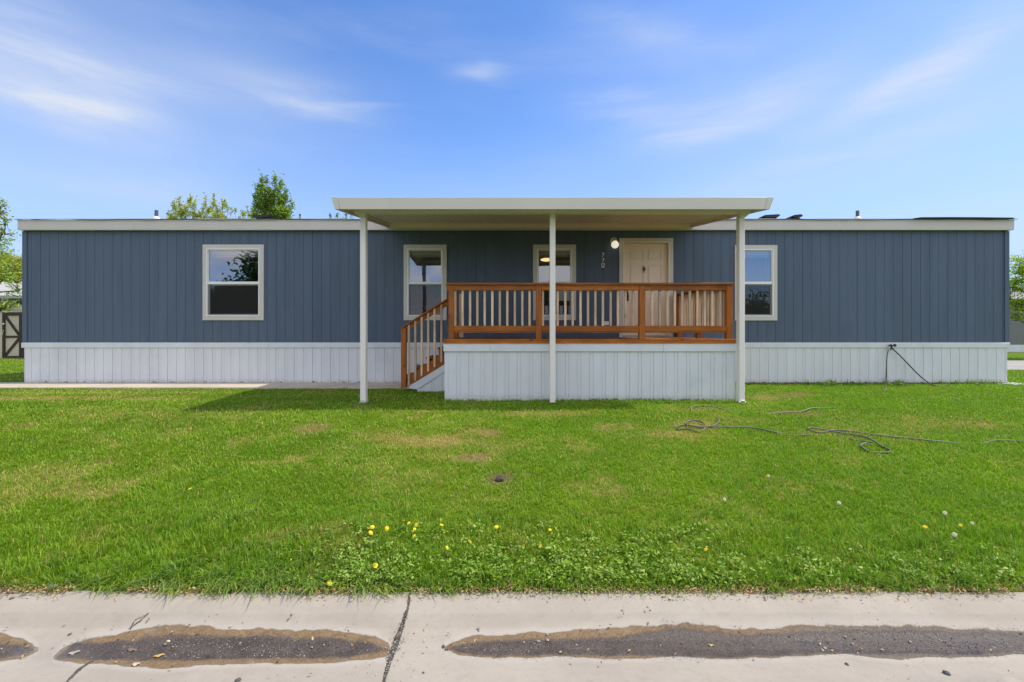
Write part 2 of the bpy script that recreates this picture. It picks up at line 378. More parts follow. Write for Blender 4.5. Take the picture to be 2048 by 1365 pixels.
ml, t = newmat('soil_and_thatch'); tc = t.n('ShaderNodeTexCoord').outputs['Object']
dat = t.n('ShaderNodeVertexColor', layer_name='tint').outputs[0]; nb = t.noise(tc, 55, 5, .7); nc = t.noise(tc, 9, 4, .6)
cc = t.mix(1.0, dat, t.mix(t.ramp(nb, .3, .7), (.5, .5, .5), (1.35, 1.35, 1.3)), 'MULTIPLY')
b = t.n('ShaderNodeBsdfPrincipled', ins={'Base Color': cc, 'Roughness': .95, 'Specular IOR Level': .1}); fin(t, b, [(nb, .8, .02), (nc, .5, .03)])
def uneven(a, b, step, far, nfar):
    left = a - np.geomspace(step, far, nfar)[::-1]; right = b + np.geomspace(step, far, nfar)
    return np.concatenate([left, np.arange(a, b + 1e-6, step), right])
xs = uneven(-13, 13, .06, 380, 26)
ys = np.concatenate([-14 - np.geomspace(1, 150, 10)[::-1], [-14, -10, -9, -4, 2.3, 2.66, 2.672], np.arange(2.68, 10.3, .05), 10.3 + np.geomspace(.1, 390, 36)])
me, Xg, Yg = grid('lawn_ground', xs, ys, gz, ml)
dry, bare = dryness(Xg, Yg)
n1 = fbm(Xg, Yg, 1.1, 2)
edge = np.clip(1 - (Yg - 2.68) / (.10 + .1 * n1), 0, 1) * (Yg > 2.6)
green = np.stack([.09 + .05 * n1, .16 + .07 * n1, .012 + 0 * n1], -1)
straw = np.array([.33, .27, .085]); soil = np.array([.13, .09, .06])
cc_ = green * (1 - dry[..., None]) + straw * dry[..., None]
bb = np.clip(np.maximum(bare * 1.2, edge), 0, 1)[..., None]; cc_ = cc_ * (1 - bb) + soil * bb
near = ((Xg > XL - .2) & (Xg < XR + .2) & (Yg > 10.05) & (Yg < 15.3))[..., None]; cc_ = np.where(near, soil, cc_)
at_ = me.color_attributes.new('tint', 'FLOAT_COLOR', 'POINT')
at_.data.foreach_set('color', np.concatenate([cc_, np.ones((*cc_.shape[:2], 1))], -1).astype(np.float32).ravel())
lawn = link(bpy.data.objects.new('lawn_ground', me)); lawn['kind'] = 'structure'

# ------------------------------------------------------------------ gutter, road, walk
GP = [(2.70, -.348), (2.66, -.346), (2.60, -.352), (2.54, -.378), (2.48, -.425), (2.42, -.452), (2.36, -.460), (2.25, -.452), (2.085, -.436)]
gY = np.array([p[0] for p in GP])[::-1]; gZ = np.array([p[1] for p in GP])[::-1]
def gutz(Y): return np.interp(Y, gY, gZ)
_Y = np.linspace(2.085, 2.70, 400); _P = VY + F * (EYE - gutz(_Y)) / _Y
def gutY(py): return np.interp(py, _P[::-1], _Y[::-1])
def gut(px, py):
    Y = float(gutY(py)); return Vector(((px - VX) * Y / F, Y, float(gutz(Y))))
mgut, t = newmat('gutter_concrete'); tc = t.n('ShaderNodeTexCoord').outputs['Object']
def at1(nm): return t.n('ShaderNodeAttribute', attribute_name=nm).outputs['Fac']
n1 = t.noise(tc, 1.6, 5, .6); n2 = t.noise(tc, 22, 6, .65); n3 = t.noise(tc, 330, 2, .6); n4 = t.noise(tc, 90, 5, .7)
c = (.385, .345, .29)
cc = t.mix(t.ramp(n1, .3, .7), tuple(v * .9 for v in c), tuple(v * 1.06 for v in c))
cc = t.mix(t.m('MULTIPLY', t.ramp(n2, .45, .75), .35), cc, tuple(v * .76 for v in c)); cc = t.mix(t.m('MULTIPLY', t.ramp(t.noise(t.vmap(tc, (1, 2.5, 1)), 5, 7, .7), .5, .8), .35), cc, (.25, .215, .17))
cc = t.mix(t.m('MULTIPLY', t.ramp(n3, .62, .70), .5), cc, tuple(v * .55 for v in c)); cc = t.mix(t.m('MULTIPLY', t.ramp(t.noise(tc, 75, 3, .8), .62, .72), .55), cc, tuple(v * .6 for v in c))
so = t.m('ADD', at1('outer'), t.m('MULTIPLY', t.m('SUBTRACT', n2, .5), .012)); n5 = t.noise(tc, 9, 6, .7); si = t.m('ADD', at1('inner'), t.m('ADD', t.m('MULTIPLY', t.m('SUBTRACT', n4, .5), .045), t.m('MULTIPLY', t.m('SUBTRACT', n5, .5), .055)))
si = t.m('ADD', si, t.m('MULTIPLY', t.m('SUBTRACT', n2, .5), .02))
halo = t.m('MULTIPLY', t.ramp(so, -.05, -.004), .45); cc = t.mix(halo, cc, (.46, .435, .395))
tan = t.mix(at1('grey'), t.mix(t.ramp(n2, .3, .7), (.185, .122, .062), (.255, .175, .098)), (.165, .142, .115))
rim = t.ramp(so, .0, .012, .8, 0); tan = t.mix(rim, tan, (.17, .12, .07))
tan = t.mix(t.m('MULTIPLY', t.ramp(n4, .4, .75), .55), tan, (.12, .085, .05)); tan = t.mix(t.m('MULTIPLY', t.ramp(n5, .5, .75), .6), tan, (.27, .235, .19))
cc = t.mix(t.ramp(so, -.004, .005), cc, tan)
silt = t.mix(t.ramp(n4, .3, .7), (.045, .038, .034), (.115, .092, .080)); silt = t.mix(t.ramp(n5, .35, .65), silt, t.mix(1.0, silt, (.62, .60, .62), 'MULTIPLY')); silt = t.mix(t.ramp(n3, .58, .68), silt, (.24, .22, .2))
wet = t.m('MAXIMUM', t.ramp(si, -.016, .010), t.m('MULTIPLY', t.ramp(si, -.045, -.005), t.m('MULTIPLY', t.ramp(n4, .45, .7), .6))); cc = t.mix(t.m('MULTIPLY', wet, .95), cc, silt)
grime = t.m('MULTIPLY', at1('grime'), t.ramp(n4, .25, .7)); cc = t.mix(grime, cc, (.25, .235, .22))
cr = t.m('ADD', at1('crack'), t.m('MULTIPLY', t.m('SUBTRACT', n4, .5), .012)); crm = t.ramp(cr, -.002, .0015)
cc = t.mix(crm, cc, t.mix(t.ramp(n3, .45, .6), (.045, .04, .032), (.17, .15, .12)))
ro = t.m('ADD', .86, t.m('MULTIPLY', wet, t.ramp(n5, .4, .65, -.3, -.58)))
b = t.n('ShaderNodeBsdfPrincipled', ins={'Base Color': cc, 'Roughness': ro, 'Specular IOR Level': .35})
fin(t, b, [(n2, .2, .004), (n3, .35, .0015), (t.m('MULTIPLY', crm, -1.0), .8, .008), (t.m('MULTIPLY', n4, wet), .6, .008)])
xs = np.concatenate([[-60, -30, -12, -6], np.arange(-3.2, 3.2, .008), [6, 12, 30, 60]]); ys = np.linspace(2.085, 2.70, 90)
me, Xg, Yg = grid('kerb_gutter', xs, ys, lambda X, Y: gutz(Y) + .003 * np.sin(X * 1.7), mgut)
PX = VX + F * Xg / Yg
def band(top, bot):
    """signed distance-like value inside a wet band given by photo outlines"""
    tp = gutY(np.interp(PX, [p[0] for p in top], [p[1] for p in top])); bt = gutY(np.interp(PX, [p[0] for p in bot], [p[1] for p in bot]))
    return np.minimum(tp - Yg, Yg - bt)
OUT = [([(-900, 1268), (0, 1270), (45, 1280), (72, 1296), (78, 1300), (80, 1300)], [(-900, 1330), (0, 1325), (50, 1314), (74, 1302), (78, 1300)]),
       ([(104, 1318), (130, 1296), (200, 1275), (280, 1257), (360, 1253), (440, 1257), (590, 1262), (610, 1256), (690, 1263), (750, 1270), (776, 1284), (784, 1300), (786, 1302)],
        [(104, 1318), (150, 1327), (250, 1334), (330, 1337), (400, 1328), (500, 1328), (640, 1325), (740, 1320), (772, 1314), (786, 1302)]),
       ([(888, 1296), (905, 1285), (960, 1272), (1060, 1266), (1200, 1262), (1260, 1252), (1330, 1252), (1420, 1255), (1520, 1258), (1620, 1253), (1740, 1252), (1900, 1254), (2048, 1260), (3000, 1262)],
        [(888, 1296), (920, 1308), (1000, 1314), (1150, 1314), (1260, 1319), (1360, 1313), (1480, 1320), (1600, 1314), (1700, 1308), (1800, 1317), (1930, 1312), (2048, 1309), (3000, 1309)])]
INN = [([(-900, 1285), (0, 1289), (50, 1294), (70, 1300)], [(-900, 1318), (0, 1320), (50, 1310), (70, 1300)]),
       ([(112, 1318), (150, 1290), (230, 1284), (330, 1273), (440, 1272), (640, 1275), (740, 1283), (776, 1300)], [(112, 1318), (180, 1320), (330, 1322), (500, 1316), (700, 1314), (776, 1301)]),
       ([(895, 1296), (960, 1284), (1060, 1281), (1230, 1278), (1290, 1266), (1330, 1258), (1400, 1262), (1500, 1270), (1700, 1262), (1900, 1262), (2048, 1266), (3000, 1266)],
        [(895, 1296), (930, 1306), (1000, 1311), (1200, 1311), (1300, 1314), (1480, 1316), (1700, 1306), (1900, 1310), (2048, 1304), (3000, 1304)])]
def inside(bands, lims):
    out = np.full(PX.shape, -1.0)
    for (a, b_), (l, r) in zip(bands, lims):
        v = band(a, b_); v = np.where((PX >= l) & (PX <= r), v, -.1); out = np.maximum(out, v)
    return out
outer = inside(OUT, [(-1e5, 80), (104, 786), (888, 1e5)]) ; inner = inside(INN, [(-1e5, 70), (112, 776), (895, 1e5)])
outer = np.where(outer > -.09, outer, -.1); inner = np.where(inner > -.09, inner, -.1)
jn = (fbm(Xg, Yg, 9, 21) - .5) * .022 + (fbm(Xg, Yg, 3.1, 23) - .5) * .022 + (fbm(Xg, Yg, 40, 25) - .5) * .006
outer = outer + jn * 1.25 + .003
inner = inner + jn * .8 - .001
CR = [[(820, 1186, 5), (816, 1215, 4), (806, 1245, 7), (795, 1275, 12), (784, 1305, 10), (776, 1330, 8), (766, 1366, 5), (755, 1400, 5)],
      [(296, 1228, 2), (284, 1240, 2), (262, 1256, 2), (256, 1268, 2), (240, 1284, 2.5), (208, 1306, 3), (182, 1324, 6), (160, 1338, 7), (146, 1352, 5), (130, 1368, 4)],
      [(294, 1230, 1.5), (272, 1240, 1.5), (256, 1260, 1.5)]]
crack = np.full(PX.shape, -.1)
for pl in CR:
    pw = [(*gut(p[0], p[1])[:2], p[2] / F * 2.4 * .5) for p in pl]
    for a, b_ in zip(pw, pw[1:]):
        ax, ay, aw = a; bx, by, bw = b_; L2 = (bx - ax) ** 2 + (by - ay) ** 2
        tt = np.clip(((Xg - ax) * (bx - ax) + (Yg - ay) * (by - ay)) / L2, 0, 1)
        d = np.hypot(Xg - ax - tt * (bx - ax), Yg - ay - tt * (by - ay)); crack = np.maximum(crack, aw + (bw - aw) * tt - d)
crack = crack + (fbm(Xg, Yg, 45, 31) - .5) * .006 * (crack > -.02)
PYg = VY + F * (EYE - gutz(Yg)) / Yg
grime = np.exp(-((PX - 90) / 60) ** 2 - ((PYg - 1310) / 20) ** 2) * .6 + np.exp(-((PX - 850) / 70) ** 2 - ((PYg - 1288) / 16) ** 2) * .25 + .6 * smooth(1335, 1366, PYg + (PX - 2048) * .03) * smooth(1500, 1900, PX) * (fbm(Xg, Yg, 14, 4) > .42)
grey = smooth(1400, 1750, PX)
for nm, arr in (('outer', outer), ('inner', inner), ('crack', crack), ('grime', np.clip(grime, 0, 1)), ('grey', grey)):
    a_ = me.attributes.new(nm, 'FLOAT', 'POINT'); a_.data.foreach_set('value', arr.astype(np.float32).ravel())
gutter = link(bpy.data.objects.new('kerb_gutter', me)); gutter['kind'] = 'structure'
ASPH = concrete('asphalt', (.07, .068, .066))
MB().box(-60, 60, -9, 2.083, -.62, -.438).build('road', ASPH)['kind'] = 'structure'
me, _, _ = grid('side_road', np.linspace(13.2, 60, 30), np.linspace(13.7, 17.9, 6), lambda X, Y: gz(X, Y) + .012, concrete('road_concrete', (.36, .34, .31)))
link(bpy.data.objects.new('side_road', me))['kind'] = 'structure'
walk = MB()
for a, b_ in ((-16, -12.2), (-12.19, -10.0), (-9.99, -7.8), (-7.79, -5.6), (-5.59, -3.4), (-3.39, -1.16)):
    walk.box(a, b_, 9.30, 10.17, -.05, .035)
walk.build('walkway', CONC, bevel=.006)['kind'] = 'structure'

# ------------------------------------------------------------------ the home
home = empty('mobile_home', ((XL + XR) / 2, WY, 0), 'long blue-grey single-storey mobile home with white ribbed skirting', 'house')
ZS0, ZS1 = at(0, 685.5, WY).z, 3.46          # siding bottom / top
def wx(px): return at(px, 0, WY).x
def wz(py): return at(0, py, WY).z
WIN = [(406.6, 528.5, 490, 641), (807.7, 893.5, 490, 641), (1066, 1151.8, 490, 641), (1469, 1553.5, 491, 641.5)]
DOOR = (1238.3, 1345.6, 477, 676)
holes = [(wx(a) + .06, wx(b_) - .06, wz(d) + .06, wz(c_) - .06) for a, b_, c_, d in WIN] + [(wx(DOOR[0]) + .06, wx(DOOR[1]) - .06, wz(DOOR[3]), wz(DOOR[2]) - .06)]
gro = []; k = 0; xg = XL + .17
while xg < XR - .05:
    wgr = random.choice([.005, .006, .007]) + (.003 if k % 6 == 1 else 0)
    gro.append((xg, xg + wgr, -.008 - (.004 if k % 6 == 1 else 0))); xg += .2032; k += 1
def wall_depth(xc, zc):
    for a, b_, c_, d in holes:
        if a < xc < b_ and c_ < zc < d: return None
    for a, b_, d in gro:
        if a < xc < b_: return d
    return 0
xsn = [XL, XR] + [v for g_ in gro for v in g_[:2]] + [v for h in holes for v in h[:2]]
zsn = [ZS0, ZS1] + [v for h in holes for v in h[2:]]
HB = WY + 4.85
wl = MB().relief(xsn, zsn, wall_depth, lambda a, b_, d: (a, WY - d, b_))
wl.quad((XR, WY, ZS0), (XR, HB, ZS0), (XR, HB, ZS1), (XR, WY, ZS1)); wl.quad((XL, HB, ZS0), (XL, WY, ZS0), (XL, WY, ZS1), (XL, HB, ZS1))
wl.quad((XR, HB, ZS0), (XL, HB, ZS0), (XL, HB, ZS1), (XR, HB, ZS1))
wl.quad((XL, WY + .02, ZS0 + .004), (XR, WY + .02, ZS0 + .004), (XR, WY + .012, ZS0), (XL, WY + .012, ZS0))
zr = 4.29
for sx in (XL, XR): wl.add([(sx, WY, ZS1), (sx, HB, ZS1), (sx, (WY + HB) / 2, zr - .12)], [(0, 1, 2)])
wl.build('wall', WALL, home)
for xa, xb in ((XL - .012, XL + .09), (XR - .09, XR + .012)): MB().box(xa, xb, WY - .022, WY - .002, ZS0, 3.418).build('corner_board', WALL, home, bevel=.003)
# inside shell: floor, ceiling, dim partitions
ins = MB(); iy0 = WY + .10
ins.quad((XL + .05, iy0, 1.03), (XR - .05, iy0, 1.03), (XR - .05, HB - .1, 1.03), (XL + .05, HB - .1, 1.03))
ins.quad((XL + .05, iy0, 3.30), (XR - .05, iy0, 3.30), (XR - .05, HB - .1, 3.30), (XL + .05, HB - .1, 3.30))
ins.quad((XL + .05, HB - .1, 1.03), (XR - .05, HB - .1, 1.03), (XR - .05, HB - .1, 3.30), (XL + .05, HB - .1, 3.30))
for xx in (-8.0, -4.3, -3.2, -.4, 2.0, 4.5, 7.5):
    ins.box(xx, xx + .08, iy0, HB - .1, 1.031, 3.299)
ins.build('inner_wall', simple('inner_paint', (.33, .31, .28), .8, .03), home)
# skirting with vertical ribs
def rib_pattern(x0, x1, phase=0, period=.203):
    g_ = []; xx = x0 - phase; k = 0
    while xx < x1:
        for a, b_, d in ((0, .006, -.010), (.006, .059, -.004), (.059, .0645, -.010)) + (((.130, .1335, -.010),) if k % 2 == 0 and False else ()):
            a_, b2 = xx + a, xx + b_
            if a_ > x0 and b2 < x1: g_.append((a_, b2, d - (.006 if (k % 2 == 0 and a == 0) else 0)))
        xx += period + random.uniform(-.004, .004); k += 1
    return g_
def skirt_panel(x0, x1, z0, z1, P, top=None, period=.203, phase=0.05):
    g_ = rib_pattern(x0, x1, phase, period)
    def dp(xc, zc):
        for a, b_, d in g_:
            if a < xc < b_: return d
        return 0
    return MB().relief([x0, x1] + [v for q in g_ for v in q[:2]], [z0, z1], dp, P)
sk = skirt_panel(XL + .03, XR - .03, -.03, ZS0 - .1, lambda a, b_, d: (a, WY - .012 - d, b_))
sk.quad((XR - .03, WY - .012, -.03), (XR - .03, HB, -.03), (XR - .03, HB, ZS0 - .1), (XR - .03, WY - .012, ZS0 - .1))
sk.quad((XL + .03, HB, -.03), (XL + .03, WY - .012, -.03), (XL + .03, WY - .012, ZS0 - .1), (XL + .03, HB, ZS0 - .1))
sk.quad((XR - .03, HB, -.03), (XL + .03, HB, -.03), (XL + .03, HB, ZS0), (XR - .03, HB, ZS0))
def worn_skirt(chips=1.0):
    m = SKIRT.copy(); m.name = 'worn_white_skirting'; t = NT.__new__(NT); t.t = m.node_tree; b = next(n for n in t.t.nodes if n.type == 'BSDF_PRINCIPLED')
    tc = t.n('ShaderNodeTexCoord').outputs['Object']; z_ = t.n('ShaderNodeSeparateXYZ', ins={0: tc}).outputs[2]; n_ = t.noise(t.vmap(tc, (1, 1, .3)), 5.0, 6, .7)
    msk = t.ramp(t.m('SUBTRACT', z_, t.m('MULTIPLY', t.ramp(n_, .48, .72), .045)), .030, .034, 1, 0)
    old = b.inputs['Base Color'].links[0].from_socket; gr = t.m('MULTIPLY', t.ramp(t.m('SUBTRACT', z_, t.m('MULTIPLY', t.noise(tc, 7, 6, .7), .16)), -.04, .05, .6, 0), t.ramp(t.noise(tc, 30, 4, .7), .3, .7))
    old = t.mix(gr, old, (.36, .36, .25)); t.t.links.new(t.mix(t.m('MULTIPLY', msk, chips), old, (.12, .095, .08)), b.inputs['Base Color']); return m
sk.build('skirting', worn_skirt(), home)
cap = MB(); seams = [XL - .012, -8.62, -5.4, -2.2, DX0, DX1 + .001, 5.6, 8.4, XR + .012]
for a, b_ in zip(seams, seams[1:]):
    cap.prism([(WY + .0, ZS0 - .118), (WY - .035, ZS0 - .112), (WY - .038, ZS0 - .012), (WY - .030, ZS0 - .002), (WY + .0, ZS0 - .0005)], 'x', a, b_ - .004)
cap.build('skirt_cap', SKIRT, home)
# roof
ZE = 3.642
fa = MB(); sm_ = [XL - .10, -8.13, -3.5, 4.1, XR + .06]
for a, b_ in zip([XL - .012, -8.35, -2.55, 5.7], [-8.352, -2.552, 5.698, XR + .014]):
    fa.box(a, b_, 10.075, 10.10, 3.424, 3.618)
fa.box(XL - .012, XR + .014, 10.066, 10.10, 3.6185, 3.646)
fa.box(XL - .012, XR + .014, 10.10, WY - .0225, 3.426, 3.446)
for sx in (XL - .037, XR + .0145):
    fa.prism([(10.125, 3.424), (10.125, 3.64), ((WY + HB) / 2, zr - .02), (HB + .1, 3.64), (HB + .1, 3.424), ((WY + HB) / 2, zr - .23)], 'x', sx, sx + .025)
fa.build('fascia', TRIM, home, bevel=.002)
rf = MB(); xs_ = np.linspace(XL - .05, XR + .06, 120); ym = (WY + HB) / 2
def rz(x_, tt):
    return 3.655 + (zr - 3.655) * tt + (.006 * math.sin(x_ * 2.3) + .004 * math.sin(x_ * 5.1 + 1)) * (1 if tt > 0 else .8)
for a, b_ in zip(xs_, xs_[1:]):
    for t0, t1 in ((0, .5), (.5, 1)):
        rf.quad((a, 10.045 + (ym - 10.045) * t0, rz(a, t0)), (b_, 10.045 + (ym - 10.045) * t0, rz(b_, t0)), (b_, 10.045 + (ym - 10.045) * t1, rz(b_, t1)), (a, 10.045 + (ym - 10.045) * t1, rz(a, t1)))
    j = random.uniform(-.006, .004)
    rf.quad((a, 10.045, rz(a, 0) - .012 + j), (b_, 10.045, rz(b_, 0) - .012 + j), (b_, 10.045, rz(b_, 0)), (a, 10.045, rz(a, 0)))
    rf.quad((a, ym, rz(a, 1)), (b_, ym, rz(b_, 1)), (b_, HB + .15, 3.65), (a, HB + .15, 3.65))
roof = rf.build('roof', SHINGLE, home)
TAR = simple('black_roof_edge', (.035, .035, .04), .8, .2)
e = MB(); pts = [(1826, 0), (1840, .020), (1900, .024), (1960, .020), (2022, .012), (2028, 0)]
poly = [((p[0] - VX) * 10.03 / F, 3.664 + p[1]) for p in pts]
e.prism([poly[0], *poly[1:5], poly[5], (poly[4][0] - .05, 3.654)], 'y', 9.995, 10.35); e.build('lifted_shingle_edge', TAR, roof)
def on_roof(px, tt): return ((px - VX) * (10.045 + (ym - 10.045) * tt) / F, 10.045 + (ym - 10.045) * tt, 3.655 + (zr - 3.655) * tt)
for px, top in ((313, 421), (1715, 422)):
    x0, y0, z0 = on_roof(px, .93); zt = EYE + (VY - top) * y0 / F
    v_ = MB().tube([(x0, y0, z0 - .1), (x0, y0, zt)], .042, 12).build('vent_pipe', simple('grey_pipe', (.09, .10, .12), .5), roof, smooth=False)
    MB().tube([(x0, y0, z0 - .05), (x0, y0, z0 + .01), (x0, y0, z0 + .06)], [.10, .09, .05], 14).build('pipe_flashing', VINYL, roof)
for px, wd, tl in ((530, .46, .0), (1536, .44, .0), (1587, .27, .3)):
    x0, y0, z0 = on_roof(px, .86); z0 -= .045
    MB().prism([(x0 - wd / 2, z0 + .06), (x0 - wd / 2 + .03, z0 + .10), (x0 + wd / 2 - .05, z0 + .12 - tl * .0), (x0 + wd / 2, z0 + .10 - tl * .1), (x0 + wd / 2 - .06, z0 + .045), (x0 - wd / 2 + .1, z0 + .02)], 'y', y0 - .2, y0 + .2).box(x0 - wd / 3, x0 + wd / 3, y0 - .15, y0 + .15, z0 - .12, z0 + .035).build('roof_vent', TAR, roof)

def local(o_parent, mb, name, m, par, **kw):
    """build under par; par's mesh verts are stored relative to home origin, so the child uses the same frame"""
    off = wloc(o_parent)
    me = bpy.data.meshes.new(name); me.from_pydata([(a - off.x, b_ - off.y, c_ - off.z) for a, b_, c_ in mb.v], [], mb.f); me.materials.append(m); me.update()
    if kw.get('smooth'): me.shade_smooth()
    o = bpy.data.objects.new(name, me); link(o, par)
    if kw.get('bevel'): bb_ = o.modifiers.new('bevel', 'BEVEL'); bb_.width = kw['bevel']; bb_.segments = 1; bb_.limit_method = 'ANGLE'
    if kw.get('label'): o['label'] = kw['label']
    return o
def frame4(mb, x0, x1, z0, z1, w_, y0, y1, wt=None, wb=None):
    wt = wt or w_; wb = wb or w_
    mb.box(x0, x0 + w_, y0, y1, z0 + wb, z1 - wt); mb.box(x1 - w_, x1, y0, y1, z0 + wb, z1 - wt)
    mb.box(x0, x1, y0, y1, z1 - wt, z1); mb.box(x0, x1, y0, y1, z0, z0 + wb); return mb
WLAB = ['left-hand window beyond the white post, reflecting a tree', 'narrow window behind the stair handrail', 'window behind the middle canopy post', 'window right of the porch, half behind the right canopy post']
for i, (a, b_, c_, d) in enumerate(WIN):
    x0, x1, z1, z0 = wx(a), wx(b_), wz(c_), wz(d)
    f = MB(); cw = .085
    frame4(f, x0, x1, z0, z1, cw, WY - .028, WY - .002)
    win = local(home, f, 'window', TRIM, home, bevel=.003, label=WLAB[i])
    v = MB(); fx0, fx1, fz0, fz1 = x0 + cw + .001, x1 - cw - .001, z0 + cw + .001, z1 - cw - .001
    frame4(v, fx0, fx1, fz0, fz1, .028, WY - .036, WY + .05)
    local(home, v, 'frame', VINYL, win, bevel=.003)
    zm = wz(566.5); sx0, sx1 = fx0 + .029, fx1 - .029
    u = MB(); u.box(sx0, sx1, WY - .022, WY + .02, zm - .03, zm + .03)
    u.box(sx0, sx0 + .014, WY - .012, WY + .02, zm + .031, fz1 - .029); u.box(sx1 - .014, sx1, WY - .012, WY + .02, zm + .031, fz1 - .029); u.box(sx0 + .015, sx1 - .015, WY - .012, WY + .02, fz1 - .045, fz1 - .029)
    local(home, u, 'upper_sash', VINYL, win, bevel=.003)
    lo = MB(); frame4(lo, sx0, sx1, fz0 + .029, zm - .031, .026, WY - .004, WY + .03)
    local(home, lo, 'lower_sash', VINYL, win, bevel=.003)
    local(home, MB().quad((sx0 + .008, WY + .004, zm + .02), (sx1 - .008, WY + .004, zm + .02), (sx1 - .008, WY + .004, fz1 - .03), (sx0 + .008, WY + .004, fz1 - .03)), 'pane', GLASS, win)
    local(home, MB().quad((sx0 + .02, WY + .016, fz0 + .045), (sx1 - .02, WY + .016, fz0 + .045), (sx1 - .02, WY + .016, zm - .045), (sx0 + .02, WY + .016, zm - .045)), 'pane', GLASS, win)
    local(home, MB().quad((sx0 + .002, WY - .012, fz0 + .031), (sx1 - .002, WY - .012, fz0 + .031), (sx1 - .002, WY - .012, zm - .033), (sx0 + .002, WY - .012, zm - .033)), 'insect_screen', SCREEN, win)
    bl = MB(); bl.box(sx0 + .01, sx1 - .01, WY + .06, WY + .11, fz1 - .13, fz1 - .03)
    for q in range(6): bl.box(sx0 + .02, sx1 - .02, WY + .062, WY + .108, fz1 - .142 - q * .008, fz1 - .138 - q * .008)
    bl.tube([(sx1 - .10, WY + .055, fz1 - .1), (sx1 - .095, WY + .055, fz1 - .5)], .003, 5)
    local(home, bl, 'blind', BLIND, win)
# door
x0, x1, z1, z0 = wx(DOOR[0]), wx(DOOR[1]), wz(DOOR[2]), 1.048
cs = MB(); cw = .075
cs.box(x0, x0 + cw, WY - .03, WY - .002, z0, z1 - cw); cs.box(x1 - cw, x1, WY - .03, WY - .002, z0, z1 - cw); cs.box(x0, x1, WY - .03, WY - .002, z1 - cw, z1)
jm = MB(); jx0, jx1, jz = x0 + cw + .001, x1 - cw - .001, z1 - cw - .001
jm.box(jx0, jx0 + .03, WY - .034, WY + .09, z0 + .03, jz - .03); jm.box(jx1 - .03, jx1, WY - .034, WY + .09, z0 + .03, jz - .03); jm.box(jx0, jx1, WY - .034, WY + .09, jz - .03, jz)
dx0, dx1, dz0, dz1 = jx0 + .032, jx1 - .032, z0 + .035, jz - .032
W_ = dx1 - dx0; H_ = dz1 - dz0; pans = []
for (u0, u1) in ((.14, .45), (.55, .86)):
    for (v0, v1) in ((.10, .36), (.44, .76), (.82, .92)):
        pans.append((dx0 + u0 * W_, dx0 + u1 * W_, dz0 + v0 * H_, dz0 + v1 * H_))
def door_depth(xc, zc):
    for a, b_, c_, d in pans:
        if a < xc < b_ and c_ < zc < d:
            m_ = min(xc - a, b_ - xc, zc - c_, d - zc)
            return -.016 if m_ < .012 else (-.008 if m_ < .028 else 0.0)
    return 0
xsn = [dx0, dx1] + [v + s for p in pans for v, sg in ((p[0], 1), (p[1], -1)) for s in (0, sg * .012, sg * .028)]
zsn = [dz0, dz1] + [v + s for p in pans for v, sg in ((p[2], 1), (p[3], -1)) for s in (0, sg * .012, sg * .028)]
YD = WY + .045
ds = MB().relief(xsn, zsn, door_depth, lambda a, b_, d: (a, YD - d, b_)); ds.box(dx0, dx1, YD + .013, YD + .045, dz0, dz1)
door = local(home, ds, 'door', DOORM, home, label='cream six-panel front door with knocker and black handle')
local(home, cs, 'door_casing', TRIM, door, bevel=.003)
local(home, jm, 'door_jamb', simple('cream_jamb', (.80, .70, .57), .45, .02), door, bevel=.003)
local(home, MB().box(jx0 + .0, jx1, WY - .05, WY + .1, z0 + .0, z0 + .028).box(jx0 + .05, jx1 - .05, WY - .055, WY + .02, z0 + .0285, z0 + .033), 'threshold', simple('threshold_metal', (.42, .40, .37), .4, .1), door, bevel=.003)
hx, hz = at(1255, 0, YD).x, at(0, 592, YD).z
hd = MB(); hd.prism([(hx - .022, hz - .12), (hx + .022, hz - .12), (hx + .03, hz - .02), (hx + .018, hz + .08), (hx, hz + .13), (hx - .018, hz + .08), (hx - .03, hz - .02)], 'y', YD - .009, YD - .0005)
hd.tube([(hx, YD - .008, hz - .095), (hx, YD - .045, hz - .08), (hx, YD - .058, hz - .03), (hx, YD - .045, hz + .02), (hx, YD - .008, hz + .04)], .010, 8)
hd.box(hx - .02, hx + .02, YD - .045, YD - .009, hz + .05, hz + .058)
local(home, hd, 'door_handle', BLACK, door)
kx, kz = at(1288, 0, YD).x, at(0, 539, YD).z
kn = MB()
for s_, rr in ((.06, .010), (.035, .018), (-.045, .012), (-.07, .008)): kn.ball((kx, YD - .012, kz + s_), rr, (1, .6, 1.1), 10, 6)
kn.tube([(kx + .032 * math.sin(q) * (1 if math.cos(q) > -.2 else .8), YD - .018, kz + .035 * math.cos(q)) for q in [2 * math.pi * i / 18 for i in range(19)]], .006, 6)
kn.tube([(kx + .018 * math.sin(q), YD - .014, kz + .018 * math.cos(q)) for q in [2 * math.pi * i / 12 for i in range(13)]], .004, 6)
kn.prism([(kx - .012, kz - .03), (kx, kz - .085), (kx + .012, kz - .03), (kx, kz + .08)], 'y', YD - .01, YD - .001)
local(home, kn, 'knocker', PEWTER, door, smooth=True)
ob = MB().box(at(1206, 0, WY).x, at(1217, 0, WY).x, WY - .05, WY - .001, at(0, 651, WY).z, at(0, 643, WY).z); local(home, ob, 'outlet_cover', VINYL, home, bevel=.006)
